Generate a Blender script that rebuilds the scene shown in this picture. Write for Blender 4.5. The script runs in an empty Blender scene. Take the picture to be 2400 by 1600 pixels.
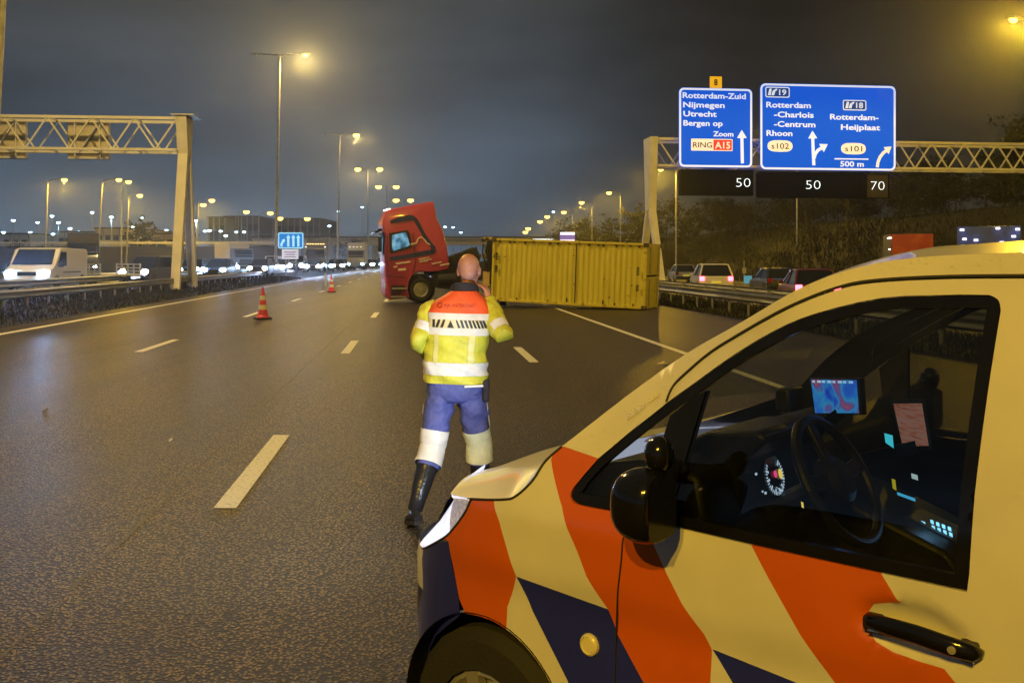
import bpy, math, random
from mathutils import Vector, Matrix, Euler, noise
from mathutils.geometry import delaunay_2d_cdt
rnd = random.Random(7)
scene = bpy.context.scene
COL = scene.collection
PI = math.pi
# ------------------------------------------------------------------ camera
EYE = 1.85
FPX, CX, HY = 2296.0, 1200.0, 609.0        # focal length and horizon of the photograph, in its 2400 px frame
cam_d = bpy.data.cameras.new('camera')
cam_d.sensor_width = 36.0
cam_d.lens = 36.0 * FPX / 2400.0
cam_d.shift_y = -(800.0 - HY) / 2400.0
cam_d.clip_start = 0.05
cam_d.clip_end = 4000.0
cam = bpy.data.objects.new('camera', cam_d)
COL.objects.link(cam)
cam.location = (0, 0, EYE)
cam.rotation_euler = (PI / 2, 0, 0)
scene.camera = cam
# ------------------------------------------------------------------ world: overcast night sky lit by the city
world = bpy.data.worlds.new('World')
scene.world = world
world.use_nodes = True
wt = world.node_tree
wt.nodes.clear()
def wn(t, **k):
    n = wt.nodes.new(t)
    for a, b in k.items(): setattr(n, a, b)
    return n
w_out = wn('ShaderNodeOutputWorld'); w_bg = wn('ShaderNodeBackground')
w_tc = wn('ShaderNodeTexCoord'); w_sep = wn('ShaderNodeSeparateXYZ')
wt.links.new(w_tc.outputs['Generated'], w_sep.inputs[0])
w_el = wn('ShaderNodeMapRange'); w_el.inputs[1].default_value = -0.02; w_el.inputs[2].default_value = 0.42
wt.links.new(w_sep.outputs['Z'], w_el.inputs[0])
w_r1 = wn('ShaderNodeValToRGB'); w_r2 = wn('ShaderNodeValToRGB')
def ramp(n, stops):
    e = n.color_ramp.elements
    while len(e) < len(stops): e.new(0.5)
    for k, (p, c) in enumerate(stops):
        e[k].position = p; e[k].color = (*c, 1)
ramp(w_r1, [(0.0, (0.095, 0.150, 0.225)), (0.16, (0.088, 0.132, 0.190)), (0.42, (0.066, 0.082, 0.104)), (0.62, (0.058, 0.065, 0.070)), (0.85, (0.072, 0.072, 0.062)), (1.0, (0.085, 0.082, 0.070))])
ramp(w_r2, [(0.0, (0.030, 0.030, 0.026)), (0.3, (0.022, 0.021, 0.018)), (0.6, (0.026, 0.023, 0.019)), (1.0, (0.046, 0.043, 0.030))])
wt.links.new(w_el.outputs[0], w_r1.inputs[0]); wt.links.new(w_el.outputs[0], w_r2.inputs[0])
w_az = wn('ShaderNodeMapRange'); w_az.inputs[1].default_value = -0.06; w_az.inputs[2].default_value = 0.24
w_az.interpolation_type = 'SMOOTHSTEP'
wt.links.new(w_sep.outputs['X'], w_az.inputs[0])
w_mix = wn('ShaderNodeMix', data_type='RGBA')
wt.links.new(w_az.outputs[0], w_mix.inputs[0])
wt.links.new(w_r1.outputs[0], w_mix.inputs[6]); wt.links.new(w_r2.outputs[0], w_mix.inputs[7])
w_map = wn('ShaderNodeMapping'); w_map.inputs['Scale'].default_value = (2.2, 2.2, 7.0)
wt.links.new(w_tc.outputs['Generated'], w_map.inputs[0])
w_no = wn('ShaderNodeTexNoise'); w_no.inputs['Scale'].default_value = 1.6; w_no.inputs['Detail'].default_value = 6
wt.links.new(w_map.outputs[0], w_no.inputs['Vector'])
w_cl = wn('ShaderNodeMapRange'); w_cl.inputs[1].default_value = 0.25; w_cl.inputs[2].default_value = 0.75
w_cl.inputs[3].default_value = 0.50; w_cl.inputs[4].default_value = 1.25
wt.links.new(w_no.outputs[0], w_cl.inputs[0])
w_mul = wn('ShaderNodeVectorMath', operation='SCALE')
wt.links.new(w_mix.outputs[2], w_mul.inputs[0]); wt.links.new(w_cl.outputs[0], w_mul.inputs['Scale'])
wt.links.new(w_mul.outputs[0], w_bg.inputs[0])
w_bg.inputs[1].default_value = 1.0
wt.links.new(w_bg.outputs[0], w_out.inputs[0])
# ------------------------------------------------------------------ exposure and sampling
scene.view_settings.view_transform = 'Standard'
scene.view_settings.look = 'None'
scene.view_settings.exposure = 0.0
scene.view_settings.gamma = 1.0
scene.view_settings.use_curve_mapping = False
cy = scene.cycles
cy.use_denoising = True
cy.max_bounces = 6; cy.diffuse_bounces = 2; cy.glossy_bounces = 3; cy.transparent_max_bounces = 12
cy.transmission_bounces = 4
cy.sample_clamp_indirect = 4.0
cy.caustics_reflective = False; cy.caustics_refractive = False
try: cy.use_light_tree = True
except Exception: pass
SODIUM = (1.0, 0.59, 0.04)
SODIUM_BULB = (1.0, 0.66, 0.20)
HAZE = 0.00068
SODIUM_PALE = (1.0, 0.66, 0.19)
MAST_W, POST_W = 23500.0, 5500.0
# ------------------------------------------------------------------ helpers
def P(px, py, d):                       # the point at depth d seen at a pixel of the 2400 x 1600 photograph
    return Vector(((px - CX) / FPX * d, d, EYE - (py - HY) / FPX * d))
def G(px, py, z=0.0):                   # the ground point seen at a pixel
    d = (EYE - z) * FPX / (py - HY)
    return Vector(((px - CX) / FPX * d, d, z))
def R(o, d, z=0.0):                     # road frame: lateral offset o at distance d (the motorway bends gently right far away)
    return Vector((o - 0.096 * d + max(0.0, d - 100.0) ** 2 / 4900.0, d, z))
def tag(o, label=None, cat=None, group=None, kind=None):
    if label: o['label'] = label
    if cat: o['category'] = cat
    if group: o['group'] = group
    if kind: o['kind'] = kind
    return o
def empty(name, loc=(0, 0, 0), rz=0.0, label=None, cat=None, group=None):
    o = bpy.data.objects.new(name, None)
    COL.objects.link(o); o.location = loc; o.rotation_euler = (0, 0, rz)
    o.empty_display_size = 0.2
    return tag(o, label, cat, group)
def copy_tree(o, parent=None):
    c = o.copy(); COL.objects.link(c)
    if parent is not None: c.parent = parent
    for ch in list(o.children): copy_tree(ch, c)
    return c
MATS = {}
def mat(name, color=(0.5, 0.5, 0.5), rough=0.5, metal=0.0, spec=0.5, var=0.12, vscale=6.0, bump=0.0, bscale=40.0,
        emit=None, estr=0.0, coat=0.0, color2=None, cut=(0.4, 0.6)):
    if name in MATS: return MATS[name]
    m = bpy.data.materials.new(name); m.use_nodes = True
    nt = m.node_tree; b = nt.nodes['Principled BSDF']
    b.inputs['Roughness'].default_value = rough
    b.inputs['Metallic'].default_value = metal
    b.inputs['Specular IOR Level'].default_value = spec
    b.inputs['Coat Weight'].default_value = coat
    b.inputs['Coat Roughness'].default_value = 0.06
    tc = nt.nodes.new('ShaderNodeTexCoord')
    no = nt.nodes.new('ShaderNodeTexNoise'); no.inputs['Scale'].default_value = vscale; no.inputs['Detail'].default_value = 5
    nt.links.new(tc.outputs['Object'], no.inputs['Vector'])
    rp = nt.nodes.new('ShaderNodeValToRGB')
    rp.color_ramp.elements[0].position = cut[0] if color2 else 0.3
    rp.color_ramp.elements[1].position = cut[1] if color2 else 0.7
    c2 = color2 or tuple(min(1, c * (1 + var)) for c in color)
    c1 = color if color2 else tuple(c * (1 - var) for c in color)
    rp.color_ramp.elements[0].color = (*c1, 1); rp.color_ramp.elements[1].color = (*c2, 1)
    nt.links.new(no.outputs[0], rp.inputs[0]); nt.links.new(rp.outputs[0], b.inputs['Base Color'])
    if bump:
        n2 = nt.nodes.new('ShaderNodeTexNoise'); n2.inputs['Scale'].default_value = bscale; n2.inputs['Detail'].default_value = 4
        nt.links.new(tc.outputs['Object'], n2.inputs['Vector'])
        bp = nt.nodes.new('ShaderNodeBump'); bp.inputs['Strength'].default_value = bump; bp.inputs['Distance'].default_value = 0.02
        nt.links.new(n2.outputs[0], bp.inputs['Height']); nt.links.new(bp.outputs[0], b.inputs['Normal'])
    if emit:
        b.inputs['Emission Color'].default_value = (*emit, 1)
        b.inputs['Emission Strength'].default_value = estr
    MATS[name] = m
    return m
def glass(name, tint=(0.6, 0.63, 0.62), refl=1.0, rough=0.03):
    if name in MATS: return MATS[name]
    m = bpy.data.materials.new(name); m.use_nodes = True
    nt = m.node_tree; nt.nodes.clear()
    out = nt.nodes.new('ShaderNodeOutputMaterial')
    tr = nt.nodes.new('ShaderNodeBsdfTransparent'); tr.inputs[0].default_value = (*tint, 1)
    gl = nt.nodes.new('ShaderNodeBsdfGlossy'); gl.inputs['Roughness'].default_value = rough
    fr = nt.nodes.new('ShaderNodeFresnel'); fr.inputs[0].default_value = 1.45
    mul = nt.nodes.new('ShaderNodeMath'); mul.operation = 'MULTIPLY'; mul.inputs[1].default_value = refl
    mx = nt.nodes.new('ShaderNodeMixShader')
    nt.links.new(fr.outputs[0], mul.inputs[0]); nt.links.new(mul.outputs[0], mx.inputs[0])
    nt.links.new(tr.outputs[0], mx.inputs[1]); nt.links.new(gl.outputs[0], mx.inputs[2]); nt.links.new(mx.outputs[0], out.inputs[0])
    MATS[name] = m
    return m
class MB:
    def __init__(s): s.v, s.f, s.m = [], [], []
    def add(s, vs, fs, mi=0):
        o = len(s.v); s.v += [Vector(v) for v in vs]
        for f in fs: s.f.append(tuple(i + o for i in f)); s.m.append(mi)
        return s
    def box(s, c, size, rz=0.0, mi=0, mat4=None):
        hx, hy, hz = size[0] / 2, size[1] / 2, size[2] / 2
        vs = [Vector((x, y, z)) for x in (-hx, hx) for y in (-hy, hy) for z in (-hz, hz)]
        if rz: q = Matrix.Rotation(rz, 3, 'Z'); vs = [q @ v for v in vs]
        if mat4: vs = [mat4 @ v for v in vs]
        vs = [v + Vector(c) for v in vs]
        return s.add(vs, [(0, 1, 3, 2), (4, 6, 7, 5), (0, 4, 5, 1), (2, 3, 7, 6), (0, 2, 6, 4), (1, 5, 7, 3)], mi)
    def bar(s, p, q, w, h=None, mi=0, up=(0, 0, 1), w2=None, h2=None):
        p, q = Vector(p), Vector(q); h = h or w; w2 = w2 or w; h2 = h2 or h
        d = (q - p).normalized(); u = Vector(up)
        if abs(d.dot(u)) > 0.98: u = Vector((0, 1, 0))
        a = d.cross(u).normalized(); b = a.cross(d).normalized()
        vs = []
        for c, ww, hh in ((p, w, h), (q, w2, h2)):
            vs += [c - a * ww / 2 - b * hh / 2, c + a * ww / 2 - b * hh / 2, c + a * ww / 2 + b * hh / 2, c - a * ww / 2 + b * hh / 2]
        return s.add(vs, [(3, 2, 1, 0), (4, 5, 6, 7), (0, 1, 5, 4), (1, 2, 6, 5), (2, 3, 7, 6), (3, 0, 4, 7)], mi)
    def tube(s, pts, rad, n=8, mi=0, cap=True, flat=1.0):
        pts = [Vector(p) for p in pts]
        if not hasattr(rad, '__len__'): rad = [rad] * len(pts)
        rows = []
        prev = None
        for i, p in enumerate(pts):
            d = (pts[min(i + 1, len(pts) - 1)] - pts[max(i - 1, 0)]).normalized()
            if prev is None:
                u = Vector((0, 0, 1)) if abs(d.z) < 0.9 else Vector((0, 1, 0))
                a = d.cross(u).normalized()
            else:
                a = (prev - d * prev.dot(d)).normalized()
            prev = a
            b = d.cross(a).normalized()
            rows.append([p + (a * math.cos(2 * PI * k / n) + b * math.sin(2 * PI * k / n) * flat) * rad[i] for k in range(n)])
        return s.rings(rows, mi, cap)
    def rings(s, rows, mi=0, cap=True, closed=True):
        n = len(rows[0]); vs = [v for r in rows for v in r]; fs = []
        for i in range(len(rows) - 1):
            for k in range(n if closed else n - 1):
                k2 = (k + 1) % n
                fs.append((i * n + k, i * n + k2, (i + 1) * n + k2, (i + 1) * n + k))
        if cap and closed:
            fs.append(tuple(range(n - 1, -1, -1))); fs.append(tuple((len(rows) - 1) * n + k for k in range(n)))
        return s.add(vs, fs, mi)
    def lathe(s, prof, c=(0, 0, 0), n=20, mi=0, axis='Z', cap=True, mat4=None):
        rows = []
        for r, z in prof:
            row = []
            for k in range(n):
                a = 2 * PI * k / n
                v = Vector((r * math.cos(a), r * math.sin(a), z))
                if axis == 'Y': v = Vector((v.x, v.z, -v.y))
                elif axis == 'X': v = Vector((v.z, v.y, -v.x))
                if mat4: v = mat4 @ v
                row.append(v + Vector(c))
            rows.append(row)
        return s.rings(rows, mi, cap)
    def prism(s, pts, fn, d0, d1, mi=0):     # polygon pts (2D) extruded between fn(a, b, d0) and fn(a, b, d1)
        n = len(pts)
        vs = [fn(a, b, d0) for a, b in pts] + [fn(a, b, d1) for a, b in pts]
        fs = [tuple(range(n - 1, -1, -1)), tuple(range(n, 2 * n))] + [(k, (k + 1) % n, n + (k + 1) % n, n + k) for k in range(n)]
        return s.add(vs, fs, mi)
    def grid(s, rows, mi=0): return s.rings([[Vector(v) for v in r] for r in rows], mi, False, False)
    def build(s, name, mats, parent=None, smooth=True, angle=35, loc=None, thick=0.0, data_only=False, bevel=0.0, kind=None):
        me = bpy.data.meshes.new(name)
        me.from_pydata([tuple(v) for v in s.v], [], s.f)
        if not isinstance(mats, (list, tuple)): mats = [mats]
        for m in mats: me.materials.append(m)
        me.polygons.foreach_set('material_index', s.m)
        if smooth:
            me.polygons.foreach_set('use_smooth', [True] * len(me.polygons))
            try: me.set_sharp_from_angle(angle=math.radians(angle))
            except Exception: pass
        me.update()
        if data_only: return me
        o = bpy.data.objects.new(name, me); COL.objects.link(o)
        if parent is not None: o.parent = parent
        if loc is not None: o.location = loc
        if thick:
            md = o.modifiers.new('thick', 'SOLIDIFY'); md.thickness = thick; md.offset = -1
        if bevel:
            md = o.modifiers.new('bevel', 'BEVEL'); md.width = bevel; md.segments = 2; md.limit_method = 'ANGLE'; md.angle_limit = math.radians(40)
        if kind: o['kind'] = kind
        return o
def inst(name, me, parent=None, loc=(0, 0, 0), rot=(0, 0, 0), scale=(1, 1, 1)):
    o = bpy.data.objects.new(name, me); COL.objects.link(o)
    o.parent = parent; o.location = loc; o.rotation_euler = rot; o.scale = scale
    return o
def lamp(kind, parent, loc, power, color, radius=0.1, rot=(0, 0, 0), spot=160, blend=0.4, name='lamp_light'):
    l = bpy.data.lights.new(name, kind); l.energy = power; l.color = color
    l.shadow_soft_size = radius
    if kind == 'SPOT': l.spot_size = math.radians(spot); l.spot_blend = blend
    o = bpy.data.objects.new(name, l); COL.objects.link(o); o.parent = parent; o.location = loc; o.rotation_euler = rot
    return o
def text_mesh(body, size=1.0, bold=0.0, res=3, extrude=0.0):
    cu = bpy.data.curves.new('lettering', 'FONT'); cu.body = body; cu.size = size; cu.offset = bold
    cu.resolution_u = res; cu.extrude = extrude
    o = bpy.data.objects.new('lettering', cu); COL.objects.link(o)
    bpy.context.view_layer.update()
    me = bpy.data.meshes.new_from_object(o.evaluated_get(bpy.context.evaluated_depsgraph_get()))
    bpy.data.objects.remove(o); bpy.data.curves.remove(cu)
    return me
def text_fit(body, x0, z0, width, height, m, parent, bold=0.0, y=0.0, cap=0.70, name='lettering'):
    """one line of lettering on a local x-z panel facing -y: left edge x0, baseline z0, capital height, full width"""
    s = height / cap
    me = text_mesh(body, s, bold * s)
    xs = [v.co.x for v in me.vertices]; a, b = min(xs), max(xs)
    k = width / (b - a)
    for v in me.vertices:
        x, yy = v.co.x, v.co.y
        v.co = (x0 + (x - a) * k, y, z0 + yy)
    me.materials.append(m)
    return inst(name, me, parent)
def cdt_panel(outline, holes, lines, step, extra=()):
    """triangulate a 2D outline with holes; lines are extra edge polylines kept as edges; returns (verts, tris)"""
    vs, es = [], []
    def poly(pts, close):
        pts = [Vector(p[:2]) for p in pts]; idx = []
        m = len(pts)
        for i in range(m if close else m - 1):
            a, b = pts[i], pts[(i + 1) % m]
            k = max(1, int(math.ceil((b - a).length / step)))
            for j in range(k): idx.append(len(vs)); vs.append(a.lerp(b, j / k))
        if not close: idx.append(len(vs)); vs.append(pts[-1])
        for i in range(len(idx) if close else len(idx) - 1): es.append((idx[i], idx[(i + 1) % len(idx)]))
    poly(outline, True)
    for h in holes: poly(h, True)
    for l in lines: poly(l, False)
    xs = [p[0] for p in outline]; zs = [p[1] for p in outline]
    x = min(xs) + step / 2; row = 0
    while x < max(xs):
        z = min(zs) + step / 2 + (step / 2 if row % 2 else 0)
        while z < max(zs):
            if inside((x, z), outline) and not any(inside((x, z), h) for h in holes): vs.append(Vector((x, z)))
            z += step
        x += step * 0.9; row += 1
    r = delaunay_2d_cdt(vs, es, [], 0, 1e-5)
    V = [v.copy() for v in r[0]]; T = []
    for f in r[2]:
        if len(f) < 3: continue
        c = sum((V[i] for i in f), Vector((0, 0))) / len(f)
        if inside(c, outline) and not any(inside(c, h) for h in holes): T.append(tuple(f))
    return V, T
def inside(p, poly):
    x, y = p[0], p[1]; c = False; j = len(poly) - 1
    for i in range(len(poly)):
        xi, yi = poly[i][0], poly[i][1]; xj, yj = poly[j][0], poly[j][1]
        if (yi > y) != (yj > y) and x < (xj - xi) * (y - yi) / (yj - yi) + xi: c = not c
        j = i
    return c
def sm(a, b, x):
    t = min(1.0, max(0.0, (x - a) / (b - a))); return t * t * (3 - 2 * t)
def interp(x, xs, ys):
    if x <= xs[0]: return ys[0]
    for i in range(1, len(xs)):
        if x <= xs[i]: return ys[i - 1] + (ys[i] - ys[i - 1]) * (x - xs[i - 1]) / (xs[i] - xs[i - 1])
    return ys[-1]
# ------------------------------------------------------------------ shared materials
M_STEEL = mat('galvanised_steel', (0.30, 0.31, 0.32), 0.45, 0.35, var=0.25, vscale=3)
M_GANTRY = mat('gantry_paint', (0.62, 0.61, 0.57), 0.5, 0.0, var=0.12, vscale=1.2)
M_DARK = mat('dark_metal', (0.03, 0.03, 0.032), 0.5)
M_BLACK = mat('black_plastic', (0.012, 0.012, 0.013), 0.45, bump=0.15, bscale=300)
M_GLOSSBLACK = mat('gloss_black', (0.006, 0.006, 0.007), 0.12, spec=0.6)
M_RUBBER = mat('rubber', (0.02, 0.02, 0.02), 0.75)
M_CONC = mat('concrete', (0.30, 0.29, 0.27), 0.8, var=0.2, vscale=0.8, bump=0.2, bscale=8)
M_SODLAMP = mat('sodium_bulb', (0.9, 0.8, 0.5), 0.4, emit=(1.0, 0.62, 0.10), estr=6.0)
M_WHITELAMP = mat('white_bulb', (0.9, 0.95, 1.0), 0.4, emit=(0.55, 0.86, 1.0), estr=14.0)
M_COOLHEAD = mat('headlamp_glow', (0.9, 0.95, 1.0), 0.3, emit=(0.44, 0.70, 1.0), estr=140.0)
M_WARMHEAD = mat('warm_headlamp_glow', (0.95, 0.9, 1.0), 0.3, emit=(0.80, 0.80, 1.0), estr=110.0)
M_TAIL = mat('tail_lamp_glow', (0.5, 0.02, 0.03), 0.3, emit=(1.0, 0.08, 0.12), estr=9.0)
M_CARGLASS = mat('car_glass', (0.01, 0.013, 0.018), 0.06, spec=0.8)

def asphalt(name, c1, c2, rough, grain=1.0, tint=(1, 1, 1)):
    m = bpy.data.materials.new(name); m.use_nodes = True
    nt = m.node_tree; b = nt.nodes['Principled BSDF']
    N = nt.nodes.new; K = nt.links.new
    tc = N('ShaderNodeTexCoord')
    big = N('ShaderNodeTexNoise'); big.inputs['Scale'].default_value = 0.35; big.inputs['Detail'].default_value = 7
    mp = N('ShaderNodeMapping'); mp.inputs['Scale'].default_value = (1.0, 0.16, 1.0); mp.inputs['Rotation'].default_value = (0, 0, -0.096)
    K(tc.outputs['Object'], mp.inputs[0]); K(mp.outputs[0], big.inputs['Vector'])
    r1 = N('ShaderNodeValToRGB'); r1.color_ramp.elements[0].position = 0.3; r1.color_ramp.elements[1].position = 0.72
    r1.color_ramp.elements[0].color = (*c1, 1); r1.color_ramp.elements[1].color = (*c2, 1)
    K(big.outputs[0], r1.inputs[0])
    trk = N('ShaderNodeTexNoise'); trk.inputs['Scale'].default_value = 1.0; trk.inputs['Detail'].default_value = 3
    mp2 = N('ShaderNodeMapping'); mp2.inputs['Scale'].default_value = (0.9, 0.012, 1.0); mp2.inputs['Rotation'].default_value = (0, 0, -0.096)
    K(tc.outputs['Object'], mp2.inputs[0]); K(mp2.outputs[0], trk.inputs['Vector'])
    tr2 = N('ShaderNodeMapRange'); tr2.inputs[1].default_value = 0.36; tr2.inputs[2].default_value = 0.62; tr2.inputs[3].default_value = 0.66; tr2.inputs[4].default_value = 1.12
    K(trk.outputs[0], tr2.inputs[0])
    vo = N('ShaderNodeTexVoronoi'); vo.inputs['Scale'].default_value = 50.0; vo.inputs['Randomness'].default_value = 1.0
    K(tc.outputs['Object'], vo.inputs['Vector'])
    fi = N('ShaderNodeTexNoise'); fi.inputs['Scale'].default_value = 42.0; fi.inputs['Detail'].default_value = 6; fi.inputs['Roughness'].default_value = 0.7
    K(tc.outputs['Object'], fi.inputs['Vector'])
    h = N('ShaderNodeMath'); h.operation = 'MULTIPLY_ADD'; h.inputs[1].default_value = -0.8
    K(vo.outputs['Distance'], h.inputs[0]); K(fi.outputs[0], h.inputs[2])
    gr = N('ShaderNodeMapRange'); gr.inputs[1].default_value = 0.10; gr.inputs[2].default_value = 0.40
    gr.inputs[3].default_value = 0.0; gr.inputs[4].default_value = 2.7
    K(h.outputs[0], gr.inputs[0])
    gm = N('ShaderNodeMath'); gm.operation = 'MULTIPLY'; K(gr.outputs[0], gm.inputs[0]); K(tr2.outputs[0], gm.inputs[1])
    mul = N('ShaderNodeVectorMath'); mul.operation = 'SCALE'
    K(r1.outputs[0], mul.inputs[0]); K(gm.outputs[0], mul.inputs['Scale'])
    K(mul.outputs[0], b.inputs['Base Color'])
    bp = N('ShaderNodeBump'); bp.inputs['Strength'].default_value = 1.0 * grain; bp.inputs['Distance'].default_value = 0.05
    K(h.outputs[0], bp.inputs['Height']); K(bp.outputs[0], b.inputs['Normal'])
    rr = N('ShaderNodeMapRange'); rr.inputs[3].default_value = rough - 0.08; rr.inputs[4].default_value = rough + 0.10
    K(big.outputs[0], rr.inputs[0]); K(rr.outputs[0], b.inputs['Roughness'])
    b.inputs['Specular IOR Level'].default_value = 0.40
    return m
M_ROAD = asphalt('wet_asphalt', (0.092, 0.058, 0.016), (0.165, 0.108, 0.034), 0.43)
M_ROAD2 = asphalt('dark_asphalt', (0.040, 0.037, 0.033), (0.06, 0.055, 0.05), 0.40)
M_PAINT = mat('road_paint', (0.36, 0.34, 0.30), 0.55, var=0.1, vscale=30, bump=0.6, bscale=70, color2=(0.74, 0.73, 0.70), cut=(0.30, 0.46))
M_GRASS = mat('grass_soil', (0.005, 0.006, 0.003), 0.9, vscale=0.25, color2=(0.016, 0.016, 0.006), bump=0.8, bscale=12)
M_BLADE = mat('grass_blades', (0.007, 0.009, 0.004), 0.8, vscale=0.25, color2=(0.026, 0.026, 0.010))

# ------------------------------------------------------------------ ground, roads
def strip(name, o0, o1, d0, d1, z, m, kind='structure', parent=None, step=6.0, z1=None):
    mb = MB(); rows = []
    d = d0; k = max(1, int(round((d1 - d0) / step)))
    for i in range(k + 1):
        d = d0 + (d1 - d0) * i / k
        a, b = R(o0, d, z), R(o1, d, z if z1 is None else z1)
        rows.append([a, b])
    mb.grid(rows)
    o = mb.build(name, m, parent, smooth=False)
    if kind: o['kind'] = kind
    return o
g = MB(); n = 24
g.grid([[(-500 + 1000 * i / n, -80 + 800 * j / n, -0.06) for i in range(n + 1)] for j in range(n + 1)])
tag(g.build('ground', M_GRASS, smooth=False), kind='structure')
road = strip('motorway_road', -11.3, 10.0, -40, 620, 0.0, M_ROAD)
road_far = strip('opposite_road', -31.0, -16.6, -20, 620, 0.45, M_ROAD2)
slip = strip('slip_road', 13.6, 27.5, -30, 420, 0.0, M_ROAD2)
strip('median_verge', -16.6, -11.3, -20, 620, 0.42, M_GRASS, z1=-0.004)
strip('roadside_verge', 10.0, 13.6, -30, 420, -0.006, M_GRASS, z1=0.0)
# embankment beyond the slip road
mb = MB(); rows = []
prof = [(27.5, 0.0), (30.5, 0.05), (34, 1.0), (39, 3.6), (44, 5.6), (52, 6.6), (70, 7.0), (110, 6.6)]
for i in range(61):
    d = -30 + 420 * i / 60
    row = []
    for k, (o, z) in enumerate(prof):
        q = R(o, d, z)
        if k > 1: q.z += 0.35 * noise.noise(Vector((o * 0.13, d * 0.05, 3)))
        row.append(q)
    rows.append(row)
mb.grid(rows)
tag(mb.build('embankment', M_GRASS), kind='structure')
# painted markings: children of their road
def dash(o, d0, d1, w, z=0.004, parent=None, name='lane_dash'):
    q = MB(); a, b = R(o, d0, z), R(o, d1, z); u = Vector((w / 2, 0, 0))
    q.add([a - u, a + u, b + u, b - u], [(0, 1, 2, 3)])
    # a thermoplastic marking has a little body
    return q.build(name, M_PAINT, parent, smooth=False)
for o, ph in ((-5.62, 19.7), (-1.44, 7.3), (2.1, 17.7)):
    d = ph
    while d > 3: d -= 12.05
    d += 12.05
    while d < 190:
        dash(o, d, d + 3.05, 0.17 + 0.0002 * d, 0.004, road); d += 12.05
strip('edge_line', -10.5, -10.28, 0, 480, 0.004, M_PAINT, None, road)
strip('edge_line', 5.2, 5.36, 0, 480, 0.004, M_PAINT, None, road)
strip('edge_line', -17.6, -17.4, 0, 480, 0.454, M_PAINT, None, road_far)
strip('edge_line', -29.9, -29.7, 0, 480, 0.454, M_PAINT, None, road_far)
strip('edge_line', 15.0, 15.15, 0, 400, 0.004, M_PAINT, None, slip)
strip('edge_line', 26.2, 26.35, 0, 400, 0.004, M_PAINT, None, slip)
for o in (-21.6, -25.7):
    d = 30
    while d < 150: dash(o, d, d + 3, 0.17, 0.454, road_far); d += 12
for o in (18.9, 22.6):
    d = 24
    while d < 150: dash(o, d, d + 3, 0.17, 0.004, slip); d += 12
# tar joint in the asphalt, a wandering dark crack left of the second lane line
mb = MB(); rows = []
for i in range(80):
    d = 4.3 + 26 * (i / 79.0) ** 1.6
    w = 0.009 + 0.012 * max(0, noise.noise(Vector((d * 2.1, 0, 0)))) if rnd.random() > 0.2 else 0.002
    q = R(-1.95 + 0.03 * noise.noise(Vector((d * 0.9, 5, 0))), d, 0.003)
    rows.append([q - Vector((w, 0, 0)), q + Vector((w, 0, 0))])
mb.grid(rows)
mb.build('tar_joint', mat('tar', (0.012, 0.010, 0.008), 0.6), road, smooth=False)

# grass blades along the verges (nobody could count them)
def blades(name, spots, h, seed):
    r = random.Random(seed); q = MB(); V = []; Fc = []
    for (o, d, z) in spots:
        c = R(o, d, z); a = r.uniform(0, 2 * PI); hh = h * r.uniform(0.5, 1.3); w = 0.012 + 0.0005 * d
        l = Vector((r.uniform(-1, 1), r.uniform(-1, 1), 0)) * hh * 0.5
        k = len(V); s = Vector((math.cos(a), math.sin(a), 0)) * w
        V += [c - s, c + s, c + l + Vector((0, 0, hh))]; Fc.append((k, k + 1, k + 2))
    q.add(V, Fc)
    o = q.build(name, M_BLADE, smooth=False); o['kind'] = 'stuff'
    return o
r = random.Random(3)
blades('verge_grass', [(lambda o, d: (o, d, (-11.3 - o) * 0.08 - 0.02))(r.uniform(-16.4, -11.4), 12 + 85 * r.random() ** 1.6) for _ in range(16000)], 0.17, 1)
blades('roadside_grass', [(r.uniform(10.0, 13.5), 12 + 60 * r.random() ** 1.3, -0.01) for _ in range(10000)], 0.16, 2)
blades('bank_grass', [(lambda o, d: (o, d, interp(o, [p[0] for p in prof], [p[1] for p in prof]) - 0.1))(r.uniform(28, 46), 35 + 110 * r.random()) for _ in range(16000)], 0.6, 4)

# ------------------------------------------------------------------ guard rails
def w_beam(o, d0, d1, z, face, step=4.0):
    """corrugated beam, face = +1 towards +o"""
    prof = [(0.0, -0.155), (0.035, -0.13), (0.075, -0.09), (0.035, -0.03), (0.03, 0.0), (0.035, 0.03), (0.075, 0.09), (0.035, 0.13), (0.0, 0.155)]
    mb = MB(); k = int((d1 - d0) / step); rows = []
    for i in range(k + 1):
        d = d0 + (d1 - d0) * i / k
        rows.append([R(o + face * a, d, z + b) for a, b in prof])
    mb.grid(rows)
    return mb
M_RAILS = mat('shaded_rail_steel', (0.13, 0.135, 0.145), 0.42, 0.3, var=0.3, vscale=1.5)  # steel darkened in colour so the rail faces look unlit
def guard_rail(name, o, d0, d1, z0, label, group=None, double=True, post_step=2.0, post_end=95.0, faces=(1, -1)):
    root = empty(name, R(o, d0, z0), 0, label, 'guard rail', group)
    inv = Matrix.Translation(-R(o, d0, z0))
    for f in faces:
        b = w_beam(o + 0.09 * f, d0, d1, z0 + 0.60, f)
        ob = b.build('rail', M_RAILS, root, thick=0.006); ob.data.transform(inv)
    p = MB(); p.box((0, 0, 0.31), (0.05, 0.09, 0.66))
    pm = p.build('post', M_STEEL, data_only=True, smooth=False)
    s = MB(); s.box((0, 0, 0.60), (0.15, 0.14, 0.18))
    spm = s.build('spacer', M_STEEL, data_only=True, smooth=False)
    d = d0 + 0.6
    while d < min(d1, post_end):
        q = R(o, d, z0) - R(o, d0, z0)
        inst('post', pm, root, q); inst('spacer', spm, root, q); d += post_step
    return root
guard_rail('guard_rail', -13.8, 12, 420, 0.08, 'galvanised guard rail along the grass verge nearest the left edge line', 'guard rails')
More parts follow.
